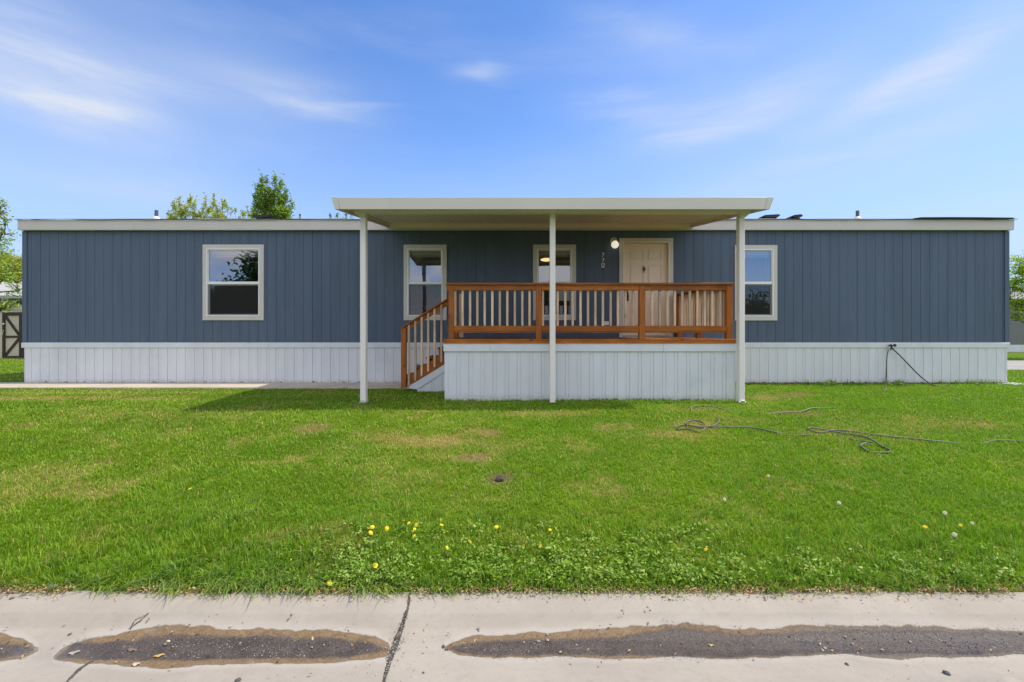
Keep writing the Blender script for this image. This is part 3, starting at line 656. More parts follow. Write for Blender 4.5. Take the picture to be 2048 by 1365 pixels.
# things inside
lx, lz = at(1093, 0, 12.0).x, at(0, 520, 12.0).z
cl_ = empty('ceiling_lamp', (lx, 12.0, lz - .1), 'lit amber bowl lamp glowing inside the window behind the middle post', 'lamp')
MB().ball((lx, 12, lz), .10, (1.6, 1.6, .42), 20, 8).build('bowl', LAMPIN, cl_, smooth=True)
MB().tube([(lx, 12, lz + .07), (lx, 12, 3.299)], .02, 8).build('stem', PEWTER, cl_)
tb = empty('dining_table', (1.75, 11.6, 1.035), 'dark dining table inside the home behind the middle window', 'table')
MB().box(1.2, 2.3, 11.25, 12.0, 1.77, 1.81).build('tabletop', BLACK, tb)
for (sx, sy) in ((1.27, 11.32), (2.2, 11.32), (1.27, 11.9), (2.2, 11.9)): MB().box(sx, sx + .06, sy, sy + .06, 1.036, 1.769).build('leg', BLACK, tb)
# kitchen run behind the narrow window
kc = empty('kitchen_cabinet', (-2.6, 12.5, 1.035), 'pale kitchen cabinets and worktop inside the narrow window behind the stair rail', 'cabinet')
CAB = simple('cabinet_paint', (.55, .56, .54), .4, .03)
MB().box(-3.1, -2.35, 12.45, 13.0, 1.036, 1.84).build('base_unit', CAB, kc, bevel=.005); MB().box(-3.1, -2.32, 12.40, 13.0, 1.841, 1.88).build('worktop', VINYL, kc, bevel=.004)
MB().box(-3.1, -2.32, 12.6, 13.0, 2.55, 2.72).build('hood', VINYL, kc, bevel=.004)
for xx in (-3.05, -2.72): MB().box(xx, xx + .30, 12.43, 12.449, 1.12, 1.72).build('cabinet_door', VINYL, kc, bevel=.004)

# wall lamp and house number
wlx, wlz = at(1228, 0, WY).x, at(0, 491, WY).z
wl_ = empty('porch_lamp', (wlx, WY, wlz), 'white glass globe porch lamp on the dark wall beside the door', 'lamp')
MB().ball((wlx, WY - .10, wlz - .005), .083, n=24, m=14).build('globe', GLOBE, wl_, smooth=True)
MB().tube([(wlx - .01, WY - .002, wlz + .095), (wlx - .01, WY - .03, wlz + .095)], .078, 20).tube([(wlx, WY - .03, wlz + .08), (wlx, WY - .085, wlz + .078), (wlx, WY - .10, wlz + .055)], [.04, .045, .052], 16).build('wall_bracket', simple('lamp_bracket', (.62, .62, .55), .4), wl_, smooth=False)
hn = empty('house_number', (at(1206, 0, WY).x, WY, at(0, 521, WY).z), 'house number 7 7 A running down the wall left of the lamp', 'house number')
def text_mesh(s_, size, pos, m, par, name, ext=.004, bold=0):
    cu = bpy.data.curves.new('tmp', 'FONT'); cu.body = s_; cu.size = size; cu.extrude = ext; cu.offset = bold; cu.align_x = 'CENTER'; cu.align_y = 'CENTER'
    o = bpy.data.objects.new('tmp', cu); link(o); bpy.context.view_layer.update()
    me = bpy.data.meshes.new_from_object(o); bpy.data.objects.remove(o); me.name = name
    off = wloc(par)
    for v in me.vertices:
        q = v.co.copy(); v.co = (q.x + pos[0] - off.x, pos[1] - q.z - off.y, q.y + pos[2] - off.z)
    me.materials.clear(); me.materials.append(m)
    return link(bpy.data.objects.new(name, me), par)
NUM = simple('number_silver', (.85, .85, .83), .4)
nx = at(1206, 0, WY).x
text_mesh('7', .135, (nx, WY - .008, at(0, 511, WY).z), NUM, hn, 'digit', bold=.0); text_mesh('7', .135, (nx, WY - .008, at(0, 522, WY).z), NUM, hn, 'digit', bold=.0)
az = at(0, 531.3, WY).z
tile = MB().box(nx - .038, nx + .038, WY - .010, WY - .001, az - .047, az + .047).build('letter_tile', simple('tile_white', (.78, .78, .76), .5), hn, bevel=.002)
off_t = hn
text_mesh('A', .105, (nx, WY - .014, az), BLACK, hn, 'letter', bold=.001)

# ------------------------------------------------------------------ deck, railing and stairs
deck = empty('porch_deck', ((DX0 + DX1) / 2, DY, 0), 'raised wooden porch with orange-brown railing, steps and white ribbed skirt', 'porch')
ZD = 1.046
fl = MB(); yy = DY + .03
while yy < WY - .06: fl.box(DX0 + .02, DX1 - .01, yy, min(yy + .138, WY - .052), ZD - .032, ZD); yy += .143
fl.build('deck_floor', STAINX, deck, bevel=.003)
rb = MB().box(DX0 + .03, DX1 + .004, DY - .028, DY + .012, .968, ZD - .022)
rb.box(DX0 + .02, DX1 + .02, DY - .036, DY + .029, ZD - .0215, ZD + .002); rb.box(DX0 - .02, DX0 + .018, DY + .03, WY - .06, .968, ZD - .0015); rb.box(DX1 - .008, DX1 + .022, DY + .03, WY - .06, .968, ZD - .0015)
rb.build('rim_board', STAINX, deck, bevel=.003)
ZC = at(0, 688, DY).z
s1 = skirt_panel(DX0, DX1, -.05, ZC - .12, lambda a, b_, d: (a, DY - .0 - d, b_), period=.2065, phase=.0)
s1.quad((DX0, WY - .06, -.05), (DX0, DY, -.05), (DX0, DY, ZC - .12), (DX0, WY - .06, ZC - .12)); s1.quad((DX1, DY, -.05), (DX1, WY - .06, -.05), (DX1, WY - .06, ZC - .12), (DX1, DY, ZC - .12))
s1.build('skirting', worn_skirt(0.0), deck)
c1 = MB()
for a, b_ in ((DX0 - .015, -.35), (-.347, 2.6), (2.603, DX1 + .015)):
    c1.box(a, b_, DY - .030, DY - .001, ZC - .13, ZC - .014); c1.box(a, b_, DY - .035, DY + .0, ZC - .0135, ZC - .0005)
c1.box(DX0 - .015, DX0 - .001, DY - .0, WY - .06, ZC - .13, ZC); c1.box(DX1 + .001, DX1 + .015, DY, WY - .06, ZC - .13, ZC)
c1.build('skirt_cap', SKIRT, deck, bevel=.003)
def fx(px): return at(px, 0, DY - .01).x
def fz(py): return at(0, py, DY - .01).z
RP = [(897, 907.6), (1072.3, 1083), (1279, 1291), (1453.5, 1465.5)]
ry0, ry1 = DY - .01, DY + .08
ztop = fz(566.2)
for a, b_ in RP: MB().box(fx(a), fx(b_), ry0, ry1, ZD + .002, ztop - .036).build('railing_post', STAINZ, deck, bevel=.004)
MB().box(fx(895), fx(1467), ry0 - .03, ry1 + .035, ztop - .035, ztop).build('handrail', STAINX, deck, bevel=.005)
for (a0, a1), (b0, b1) in zip(RP, RP[1:]):
    MB().box(fx(a1) + .001, fx(b0) - .001, ry0 + .006, ry0 + .043, ztop - .036 - .092, ztop - .0365).build('top_rail', STAINX, deck, bevel=.004)
    lb = MB().box(fx(a1) + .001, fx(b0) - .001, ry0 + .006, ry0 + .043, fz(663), fz(652)); lb.box(fx(a1) + .001, fx(b0) - .001, ry0 + .015, ry0 + .085, fz(666), fz(663) - .001)
    lb.build('bottom_rail', STAINX, deck, bevel=.004)
bal = [909.8 + 14.95 * k for k in range(11)] + [1085.4 + 15.1 * k for k in range(13)] + [1304.5 - 15.1 + 15.1 * k for k in range(12)]
zb0, zb1 = fz(662), ztop - .05
proto = None
base = MB().box(-.019, .019, 0, .036, 0, zb1 - zb0).build('baluster', RAWZ, deck, bevel=.003)
def put_baluster(x_, y_, z_, first=[True]):
    o = base if first[0] else base.copy()
    if not first[0]: col.objects.link(o)
    first[0] = False; o.parent = deck
    dl = wloc(deck); o.location = (x_ - dl.x, y_ - dl.y, z_ - dl.z)
# shift the prototype's mesh to local coordinates
dl = wloc(deck)
for v in base.data.vertices: v.co = (v.co.x + dl.x, v.co.y + dl.y, v.co.z + dl.z)
for px in bal:
    put_baluster((px - VX) * (DY + .035) / F + random.uniform(-.003, .003), ry0 + .044, zb0)
# right side railing, running back to the wall
sx0, sx1 = fx(1453.5) + .0, fx(1465.5)
for yc in (9.02, WY - .12): MB().box(sx0, sx1, yc, yc + .089, ZD + .002, ztop - .036).build('railing_post', STAINZ, deck, bevel=.004)
MB().box(sx0 - .035, sx1 + .035, ry1 + .036, WY - .03, ztop - .035, ztop).build('handrail', STAINY, deck, bevel=.005)
for a, b_ in ((ry1 + .001, 9.019), (9.11, WY - .121)):
    MB().box(sx1 - .045, sx1 - .008, a, b_, ztop - .128, ztop - .0365).build('top_rail', STAINY, deck, bevel=.004)
    MB().box(sx1 - .045, sx1 - .008, a, b_, fz(663), fz(652)).box(sx1 - .085, sx1 - .015, a, b_, fz(666), fz(663) - .001).build('bottom_rail', STAINY, deck, bevel=.004)
yy = ry1 + .09
while yy < WY - .16:
    put_baluster(sx1 - .066, yy, zb0); yy += .127
# stairs, going down to the left
SY0, SY1 = 8.85, 9.72; sF = F / SY0
def sxp(px): return (px - VX) / sF
def szp(py): return EYE - (py - VY) / sF
stair = MB()
# stringers
str_poly = [(sxp(814), szp(773)), (sxp(820), szp(771)), (DX0 - .022, szp(721)), (DX0 - .022, szp(694)), (sxp(814), szp(754))]
MB().prism(str_poly, 'y', SY0 + .002, SY0 + .040).build('stringer', STAINX, deck, bevel=.003)
MB().prism(str_poly, 'y', SY1 - .038, SY1).build('stringer', STAINX, deck, bevel=.003)
for k in range(5):
    zt = ZD - (k + 1) * .186; xr = DX0 - .03 - k * .232
    if zt < .2: break
    MB().box(xr - .262, xr, SY0 + .041, SY1 - .039, zt - .036, zt).build('tread', STAINY, deck, bevel=.004)
    MB().box(xr - .006, xr + .014, SY0 + .042, SY1 - .040, zt + .001, zt + .149).build('riser', STAINY, deck, bevel=.002)
for k, xr in ((0, DX0 - .03 - 4 * .232),): MB().box(xr - .006, xr + .014, SY0 + .042, SY1 - .040, .12, .265).build('riser', STAINY, deck, bevel=.002)
MB().box(sxp(803), sxp(812.8), SY0 - .045, SY0 + .044, szp(776), szp(656)).build('newel_post', STAINZ, deck, bevel=.004)
MB().box(DX0 + .02, DX0 + .109, SY0 - .045, SY0 + .044, ZD + .002, ztop - .036).build('railing_post', STAINZ, deck, bevel=.004)
MB().box(DX0 + .04, DX0 + .13, SY1 - .07, SY1 + .02, ZD + .002, ztop - .036).build('railing_post', RAWZ, deck, bevel=.004)
MB().box(DX0 + .0, DX0 + .13, ry1 + .036, SY0 + .06, ztop - .035, ztop).build('handrail', STAINY, deck, bevel=.004)
for yq in (8.0, 8.13, 8.26, 8.39, 8.52, 8.65): put_baluster(DX0 + .085, yq, zb0)
MB().box(DX0 + .035, DX0 + .07, ry1 + .001, SY0 - .046, fz(663), fz(652)).build('bottom_rail', STAINY, deck, bevel=.004)
MB().box(DX0 + .035, DX0 + .07, ry1 + .001, SY0 - .046, ztop - .128, ztop - .0365).build('top_rail', STAINY, deck, bevel=.004)
xa, xb = sxp(802), DX0 + .019; sl_ = (szp(597) - szp(655)) / (sxp(896) - sxp(803))
def hz_(x_, dz=0): return szp(655) + (x_ - sxp(803)) * sl_ + dz
MB().prism([(xa, hz_(xa, -.036)), (xb, hz_(xb, -.036)), (xb, hz_(xb)), (xa, hz_(xa))], 'y', SY0 - .06, SY0 + .075).build('stair_handrail', STAINX, deck, bevel=.004)
xa2 = sxp(813) + .001
MB().prism([(xa2, hz_(xa2, -.135)), (xb, hz_(xb, -.135)), (xb, hz_(xb, -.037)), (xa2, hz_(xa2, -.037))], 'y', SY0 - .002, SY0 + .036).build('stair_rail', STAINX, deck, bevel=.003)
for px, yt, yb in zip([818.4, 831.3, 844, 857, 869.7, 883.2], [655, 646, 637, 628, 618.5, 609], [771, 761.6, 752.4, 743, 734.5, 724.7]):
    xc = sxp(px) ; MB().box(xc - .019, xc + .019, SY0 - .042, SY0 - .004, szp(yb), hz_(xc, -.046)).build('stair_baluster', RAWZ, deck, bevel=.003)
# white skirt under the stairs
tz = lambda x_: szp(771) + (x_ - sxp(820)) * (szp(721) - szp(771)) / (DX0 - .022 - sxp(820))
xA = sxp(817)
sb = MB(); xsA = xA
k = 0; xc = DX0 - .002
while xc > sxp(834):
    xn = xc - (.060 if k % 2 else .143); d = .006 if k % 2 else 0
    if xn < sxp(834): xn = sxp(834)
    sb.quad((xn, SY0 + .02 + d, -.02), (xc - .003, SY0 + .02 + d, -.02), (xc - .003, SY0 + .02 + d, tz(xc) - .09), (xn, SY0 + .02 + d, tz(xn) - .09))
    sb.quad((xc - .003, SY0 + .028 + d, -.02), (xc, SY0 + .028 + d, -.02), (xc, SY0 + .028 + d, tz(xc) - .09), (xc - .003, SY0 + .028 + d, tz(xc) - .09))
    xc = xn; k += 1
sb.build('stair_skirting', SKIRT, deck)
MB().prism([(xA, .07), (sxp(834), .05), (DX0 - .003, tz(DX0) - .13), (DX0 - .003, tz(DX0) - .003), (xA + .02, tz(xA + .02) - .003)], 'y', SY0 + .001, SY0 + .019).build('stair_skirt_cap', SKIRT, deck)
px_, pz_ = at(836, 0, 9.0).x, ZD - 3 * .186
bs = MB(); bs.ball((px_, 8.98, pz_ + .026), .042, (1.3, .8, .6), 8, 5, .25)
tag(bs.build('paint_rag', simple('blue_cloth', (.25, .45, .55), .8, .3, 20)), 'crumpled pale blue rag lying on a stair tread', 'rag')

# ------------------------------------------------------------------ canopy over the porch
can = empty('porch_canopy', (.65, 7.5, 0), 'almond metal canopy roof over the porch on three slim posts', 'canopy')
CX0, CX1, CYF = -2.772, 4.072, 7.03
def cz(Y): return 3.160 + (Y - 7.1) * .1345
# fascia ring (front, left, right), leaning outwards at the top
fb, ft = 3.084, 3.256; tb_, tt_ = 3.475, 3.632
def ring(mb, pa, pb, qa, qb, th):
    """panel between bottom line pa-pb and top line qa-qb, th = inward thickness vector"""
    v = [Vector(p) for p in (pa, pb, qb, qa)]; t_ = Vector(th); mb.add(v + [p + t_ for p in v], [(0, 1, 2, 3), (7, 6, 5, 4), (0, 4, 5, 1), (1, 5, 6, 2), (2, 6, 7, 3), (3, 7, 4, 0)])
fm = MB(); iB = .075
ring(fm, (CX0 + iB + .04, CYF + .05, fb), (CX1 - iB - .04, CYF + .05, fb), (CX0 + .10, CYF, ft), (CX1 - .10, CYF, ft), (0, .03, 0))
fm.build('front_gutter', COVER, can, bevel=.003)
for s_, X_ in ((1, CX0), (-1, CX1)):
    fm = MB()
    ring(fm, (X_ + s_ * (.04), CYF + .048, fb - .001), (X_ + s_ * (iB + .036), CYF + .048, fb - .001), (X_, CYF - .003, ft + .001), (X_ + s_ * .096, CYF - .003, ft + .001), (0, .03, 0))
    ring(fm, (X_ + s_ * .04, CYF + .08, fb), (X_ + s_ * .04, 10.065, tb_), (X_, CYF + .03, ft), (X_, 10.065, tt_), (s_ * .02, 0, 0))
    fm.build('side_fascia', COVER, can, bevel=.002)
pb_ = MB(); xs1 = [CX0 + .06, CX1 - .06]; ribs = []; xx = CX0 + .12
while xx < CX1 - .1: ribs += [(xx, xx + .02)]; xx += .102
def pd(xc, zc):
    for a, b_ in ribs:
        if a < xc < b_: return .007
    return 0
pb_.relief(xs1 + [v for q in ribs for v in q], [7.11, 10.03], pd, lambda a, b_, d: (a, b_, cz(b_) + d))
pb_.build('roof_pan', PAN, can)
MB().add([(CX0 + .02, 7.07, ft - .02), (CX1 - .02, 7.07, ft - .02), (CX1 - .02, 10.06, 3.625), (CX0 + .02, 10.06, 3.625)], [(0, 1, 2, 3)]).build('roof_cover', COVER, can)
for s_, X_ in ((1, CX0), (-1, CX1)):
    sb_ = MB()
    a, b_ = sorted((X_ + s_ * .062, X_ + s_ * .115))
    sb_.add([(a, 7.11, cz(7.11) - .03), (b_, 7.11, cz(7.11) - .03), (b_, 10.03, cz(10.03) - .03), (a, 10.03, cz(10.03) - .03), (a, 7.11, cz(7.11) - .002), (b_, 7.11, cz(7.11) - .002), (b_, 10.03, cz(10.03) - .002), (a, 10.03, cz(10.03) - .002)],
            [(0, 3, 2, 1), (4, 5, 6, 7), (0, 1, 5, 4), (1, 2, 6, 5), (2, 3, 7, 6), (3, 0, 4, 7)])
    sb_.build('edge_channel', PAN, can)
hb = MB().box(CX0 + .1, CX1 - .1, 10.032, 10.064, 3.455, 3.60); hb.build('wall_hanger', PAN, can, bevel=.003)
PY0 = 7.50
MB().box(-2.50, 3.93, PY0 - .035, PY0 + .10, at(0, 425.5, PY0 - .035).z, cz(7.46) - .001).build('header_beam', COVER, can, bevel=.004)
for (px0, px1) in ((720, 731), (1100, 1111), (1479, 1490)):
    xa, xb = at(px0, 0, PY0).x, at(px1, 0, PY0).x; zt = at(0, 425.5, PY0).z - .005
    p_ = MB().box(xa, xb, PY0, PY0 + .115, .004, zt).build('post', COVER, can, bevel=.006)
    mid = abs(px0 - 1100) < 2
    if not mid:
        s_ = -1 if px0 < 1000 else 1; xo = xa if s_ < 0 else xb; xi = xb if s_ < 0 else xa
        local(can, MB().prism([(xo + s_ * .075, zt + .03), (xo + s_ * .075, zt - .022), (xo + s_ * .05, zt - .03), (xo + s_ * .0, zt - .075), (xi - s_ * .0, zt - .075), (xi - s_ * .02, zt + .03)], 'y', PY0 - .045, PY0 - .002), 'bracket', COVER, p_, bevel=.003)
        local(can, MB().box(xa - .012, xb + .012, PY0 - .012, PY0 + .127, .002, .022).box(xa + .01, xb - .01, PY0 - .02, PY0 - .013, .0, .05), 'foot_plate', CHROME if s_ > 0 else TRIM, p_, bevel=.002)

# ------------------------------------------------------------------ spigot and hoses
HOSE = simple('hose_rubber', (.045, .05, .042), .55, .25, 12); HOSEG = simple('hose_grey_green', (.115, .12, .08), .6, .25, 6)
yS = WY - .05; sp = at(1779, 692, yS)
tap = empty('garden_tap', sp, 'small dark brass tap splitter fixed on the skirt cap right of the porch', 'tap')
BR = simple('dark_brass', (.06, .065, .075), .4, .3, 30, metal=.4)
MB().tube([(sp.x, WY - .036, sp.z + .01), (sp.x, WY - .13, sp.z)], .016, 10).tube([(sp.x - .02, WY - .11, sp.z), (sp.x, WY - .11, sp.z - .04), (sp.x + .03, WY - .11, sp.z - .075)], .016, 8).tube([(sp.x, WY - .11, sp.z - .03), (sp.x - .03, WY - .11, sp.z - .09)], .014, 8).build('body', BR, tap, smooth=True)
MB().tube([(sp.x + .035, WY - .14, sp.z + .012), (sp.x + .035, WY - .155, sp.z + .012)], .034, 10).tube([(sp.x - .03, WY - .12, sp.z + .02), (sp.x - .03, WY - .135, sp.z + .02)], .018, 8).build('handle', BLACK, tap)
def spline(pts, n=8):
    P = [Vector(p) for p in pts]; out = []
    for i in range(len(P) - 1):
        a, b_, c_, d = P[max(i - 1, 0)], P[i], P[i + 1], P[min(i + 2, len(P) - 1)]
        for k in range(n):
            t_ = k / n; out.append(.5 * ((2 * b_) + (c_ - a) * t_ + (2 * a - 5 * b_ + 4 * c_ - d) * t_ * t_ + (3 * b_ - a - 3 * c_ + d) * t_ ** 3))
    out.append(P[-1]); return out
hp = [at(1783, 697, WY - .1), at(1794, 706, WY - .1), at(1812, 724, WY - .12), at(1832, 745, WY - .16), at(1852, 762, WY - .28)]
g1 = ground_at(1873, 774); hp += [g1 + Vector((0, 0, .012)), g1 + Vector((.25, -.1, .004))]
tag(MB().tube(spline(hp), .0125, 8).build('garden_hose', HOSE, smooth=True), 'black hose curving from the tap down to the grass on the right', 'hose')
hp = [at(1777, 700, WY - .1), at(1774, 712, WY - .1), at(1773, 735, WY - .1), at(1772, 765, WY - .12)]; g1 = ground_at(1771, 781)
hp += [g1 + Vector((0, 0, .01)), g1 + Vector((-.15, -.05, 0))]
tag(MB().tube(spline(hp), .011, 8).build('drain_hose', simple('hose_brown', (.14, .11, .10), .6, .2, 9), smooth=True), 'thin brown hose hanging straight down from the tap', 'hose')
def lawn_hose(name, pts, label, r=.009, lift=.028, m=None):
    hp = []
    for p in pts:
        g_ = ground_at(p[0], p[1]); dz = p[2] if len(p) > 2 else lift; hp.append(g_ + Vector((0, 0, dz - .020 + .010 * math.sin(p[0] * .11))))
    tag(MB().tube(spline(hp, 7), r, 8).build(name, m or HOSEG, smooth=True), label, 'hose')
lawn_hose('garden_hose', [(1434, 842, .05), (1438, 847, .045), (1432, 853, .04), (1415, 857, .04), (1390, 858, .045), (1374, 855, .045), (1371, 850, .045), (1384, 846.5, .045), (1400, 848, .05), (1410, 854, .052), (1408, 862, .045),
                          (1396, 866, .03), (1377, 863, .04), (1357, 861, .045), (1353, 856.5, .045), (1366, 853.5, .04), (1392, 856, .035), (1440, 858, .035), (1500, 861, .045), (1545, 868, .045), (1580, 872, .03), (1622, 875, .045)],
          'looped grey-green hose lying on the lawn in front of the right post', r=.0105)
lawn_hose('garden_hose', [(2046, 884, .04), (1990, 884, .045), (1975, 886, .03), (1930, 887, .025), (1880, 886, .04), (1820, 880, .045), (1760, 874, .045), (1700, 865, .045), (1665, 866, .045), (1652, 867, .045), (1632, 868, .045), (1617, 863, .045), (1625, 860, .045),
                          (1645, 862, .045), (1664, 868, .045), (1700, 872, .05), (1735, 882, .05), (1760, 893, .045), (1779, 905, .04), (1776, 908, .03), (1740, 906, .03), (1724, 901, .045), (1722, 896, .045), (1732, 893, .045), (1743, 895, .045)],
          'long looped grey-green hose trailing over the lawn to the right edge', r=.0105)
lawn_hose('garden_hose', [(1745, 889, .045), (1700, 880, .04), (1660, 870, .02)], 'short stretch of hose beside the long loop on the lawn', r=.009)
lawn_hose('garden_hose', [(1383, 825, .02), (1384, 819, .045), (1398, 815, .045), (1430, 818, .045), (1470, 825, .03), (1520, 828, .018), (1572, 828, .045), (1600, 827, .045), (1625, 820, .045), (1650, 818, .04), (1672, 817, .02)],
          'thin pale hose lying on the lawn beside the right post foot', r=.0085, m=simple('hose_pale', (.17, .17, .12), .6, .2, 6))

# ------------------------------------------------------------------ grass blades
def blades(name, X, Y, L, Wd, lean, azm, C, zf=gz, m=None, parent=None):
    n = len(X); Z = zf(X, Y) - .004
    dx, dy = np.cos(azm) * lean, np.sin(azm) * lean; sx, sy = -np.sin(azm + rng.uniform(-.9, .9, n)), np.cos(azm + rng.uniform(-.9, .9, n))
    h1 = L * .55; h2 = L * np.clip(np.cos(lean * 1.15), .05, 1); lh = np.minimum(lean, 1.0)
    V = np.zeros((n, 5, 3), np.float32); hw = Wd / 2
    V[:, 0] = np.stack([X - sx * hw, Y - sy * hw, Z], -1); V[:, 1] = np.stack([X + sx * hw, Y + sy * hw, Z], -1)
    mx, my = X + dx * L * .25, Y + dy * L * .25; mz = Z + h1 * np.clip(np.cos(lean * .75), .2, 1)
    V[:, 2] = np.stack([mx + sx * hw * .8, my + sy * hw * .8, mz], -1); V[:, 3] = np.stack([mx - sx * hw * .8, my - sy * hw * .8, mz], -1)
    V[:, 4] = np.stack([X + dx * L * .85, Y + dy * L * .85, Z + h2], -1)
    b = np.arange(n) * 5
    me = mesh_from_np(name, V.reshape(-1, 3), np.stack([b, b + 1, b + 2, b + 3], 1), m, False, np.stack([b + 3, b + 2, b + 4], 1))
    Cv = np.repeat(C[:, None, :], 5, 1); Cv[:, :2] *= .5; Cv[:, 4] *= 1.4  # highlights painted into the tint: tips lightened, roots darkened for contrast
    a_ = me.color_attributes.new('tint', 'FLOAT_COLOR', 'POINT')
    a_.data.foreach_set('color', np.concatenate([Cv, np.ones((n, 5, 1))], -1).astype(np.float32).ravel())
    return link(bpy.data.objects.new(name, me), parent)
GR = leafmat('grass_blades', trans=.38, rough=.45)
def lawn_pts(y0, y1, dens, xpad=.6):
    out = []; ye = np.linspace(y0, y1, max(2, int((y1 - y0) / .25) + 1))
    for a, b in zip(ye, ye[1:]):
        hwL = 1.125 * b + xpad; hwR = 1.13 * b + xpad; n = int((hwL + hwR) * (b - a) * dens)
        out.append(np.stack([rng.uniform(-hwL, hwR, n), rng.uniform(a, b, n)], 1))
    P = np.concatenate(out); return P[:, 0], P[:, 1]
def allowed(X, Y):
    ok = ~((X > DX0 - .0) & (X < DX1) & (Y > DY - .004)); ok &= ~((X < DX0 + .02) & (Y > 9.285 + .02 * np.sin(X * 7)) & (Y < 10.2)); ok &= ~((X > XL) & (X < XR) & (Y > WY - .012) & (Y < HB + .1))
    ok &= ~((X > 13.1) & (Y > 13.6) & (Y < 18)); return ok
def blade_color(X, Y, dry, far):
    n = len(X); n1 = fbm(X, Y, .8, 2); n2 = fbm(X, Y, 3.5, 9)
    deep = np.array([.082, .225, .010]); lite = np.array([.30, .53, .022]); strw = np.array([.60, .47, .16]); yel = np.array([.42, .43, .04])
    warm = np.clip(.45 - X * .09 + (n1 - .5) * 1.6, 0, 1)[:, None] * .5; deep = deep * (1 - warm) + np.array([.15, .26, .012]) * warm; lite = lite * (1 - warm) + np.array([.44, .56, .03]) * warm
    k = np.clip(.15 + .75 * rng.random(n) * (.55 + .6 * n2) + .25 * (n1 - .5), 0, 1)[:, None]
    C = deep * (1 - k) + lite * k
    yy = (np.clip((n2 - .5) * 1.4, 0, 1) * (rng.random(n) < .5))[:, None] * .5; C = C * (1 - yy) + yel * yy
    p = (rng.random(n) < dry * 1.05 + .05)[:, None]; C = np.where(p, strw * rng.uniform(.6, 1.1, (n, 1)), C)
    return C
parts = []
for (y0, y1, dens, L0, L1, wd) in ((2.74, 3.4, 7500, .035, .075, .0042), (3.4, 4.4, 5600, .03, .06, .0046), (4.4, 5.8, 3600, .032, .058, .006), (5.8, 7.6, 2300, .032, .055, .0075), (7.6, 10.2, 1500, .03, .048, .0095), (10.2, 20, 260, .035, .06, .018)):
    X, Y = lawn_pts(y0, y1, dens); ok = allowed(X, Y)
    if y0 >= 10: ok &= (X < XL - .0) | (X > XR)
    X, Y = X[ok], Y[ok]; dry, bare = dryness(X, Y)
    cl_n = fbm(X, Y, 7, 41); kb = np.clip((3.35 - Y) / .5, 0, 1) * np.clip((fbm(X, Y, 4.5, 61) - .42) * 5, 0, 1) * .8; keep = rng.random(len(X)) > np.clip(bare * 1.15 + dry * .35 + .25 * (cl_n < .33) + kb, 0, .97)
    X, Y, dry = X[keep], Y[keep], dry[keep]; cl_n = cl_n[keep]; n = len(X)
    L = rng.uniform(L0, L1, n) * (.75 + .6 * cl_n) * (1 - .35 * dry); L *= np.where(rng.random(n) < .05, 1.4, 1)
    azc = fbm(X, Y, 2.2, 77) * 14 + rng.normal(0, 1.5, n)
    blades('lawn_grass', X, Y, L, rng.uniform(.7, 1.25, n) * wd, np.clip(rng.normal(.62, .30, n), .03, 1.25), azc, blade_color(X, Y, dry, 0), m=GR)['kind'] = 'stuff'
# ragged kerb edge: long coarse blades flopping over the concrete, then finer ones
def tuft_pts(n, x0, x1, y0, y1): return rng.uniform(x0, x1, n), rng.uniform(y0, y1, n)
def edge_z(X, Y): return np.where(Y < 2.70, gutz(np.clip(Y, 2.1, 2.7)) + .004, gz(X, Y))
X = []; Y = []; A = []; Ls = []; Ws = []; Cs = []; Ln = []
def tuft(cx, cy, n, L0, L1, wd, az0, spread, colr, lean=(.45, .2)):
    X.append(rng.normal(cx, .028, n)); Y.append(np.maximum(rng.normal(cy, .022, n), 2.672 - .075 * fbm(np.full(n, cx), np.zeros(n), 2.3, 91))); A.append(rng.normal(az0, spread, n)); Ls.append(rng.uniform(L0, L1, n)); Ws.append(rng.uniform(.7, 1.3, n) * wd)
    Ln.append(np.clip(rng.normal(lean[0], lean[1], n), .1, 1.3)); k = rng.random((n, 1)); Cs.append(np.array(colr[0]) * (1 - k) + np.array(colr[1]) * k)
G1 = ((.09, .21, .02), (.25, .40, .045)); G2 = ((.15, .25, .02), (.38, .46, .06)); G3 = ((.13, .23, .05), (.30, .42, .11)); ST = ((.35, .28, .12), (.5, .40, .2))
for k in range(230):                                            # coarse couch-grass, left stretch
    cx = rng.normal(-1.45, .62); cy = 2.70 + abs(rng.normal(0, .24)); tuft(cx, cy, 11, .05, .125, .0065, -math.pi / 2 + rng.normal(.35, .6), .7, G1 if rng.random() < .7 else G3, (.95, .22))
for k in range(60):
    cx = rng.normal(-1.4, .6); tuft(cx, 2.69 + abs(rng.normal(0, .06)), 8, .07, .15, .007, -math.pi / 2 + rng.normal(.5, .5), .5, G3 if rng.random() < .6 else G2, (1.12, .12))
for k in range(210):
    cx = rng.uniform(-3.1, 3.3); cy = 2.70 + abs(rng.normal(0, .05)); tuft(cx, cy, 14, .03, .09, .0045, -math.pi / 2, .9, G2 if rng.random() < .5 else G1, (.85, .3))
for k in range(120):
    cx = rng.uniform(-.8, 2.9); cy = 2.70 + abs(rng.normal(0, .10)); tuft(cx, cy, 16, .06, .13, .0055, -math.pi / 2, .8, G1, (.9, .25))
for k in range(120):                                            # straw in the edge
    cx = rng.uniform(-3.1, 3.3); cy = 2.69 + abs(rng.normal(0, .05)); tuft(cx, cy, 7, .03, .07, .004, rng.uniform(0, 6.3), 1.2, ST, (.85, .1))
for k in range(340):                                            # taller tufts among the weeds
    cx = rng.uniform(-3.3, 3.5); cy = rng.uniform(2.78, 3.6); tuft(cx, cy, 12, .045, .115, .005, rng.uniform(0, 6.3), 1.3, G1 if rng.random() < .75 else G2, (.4, .2))
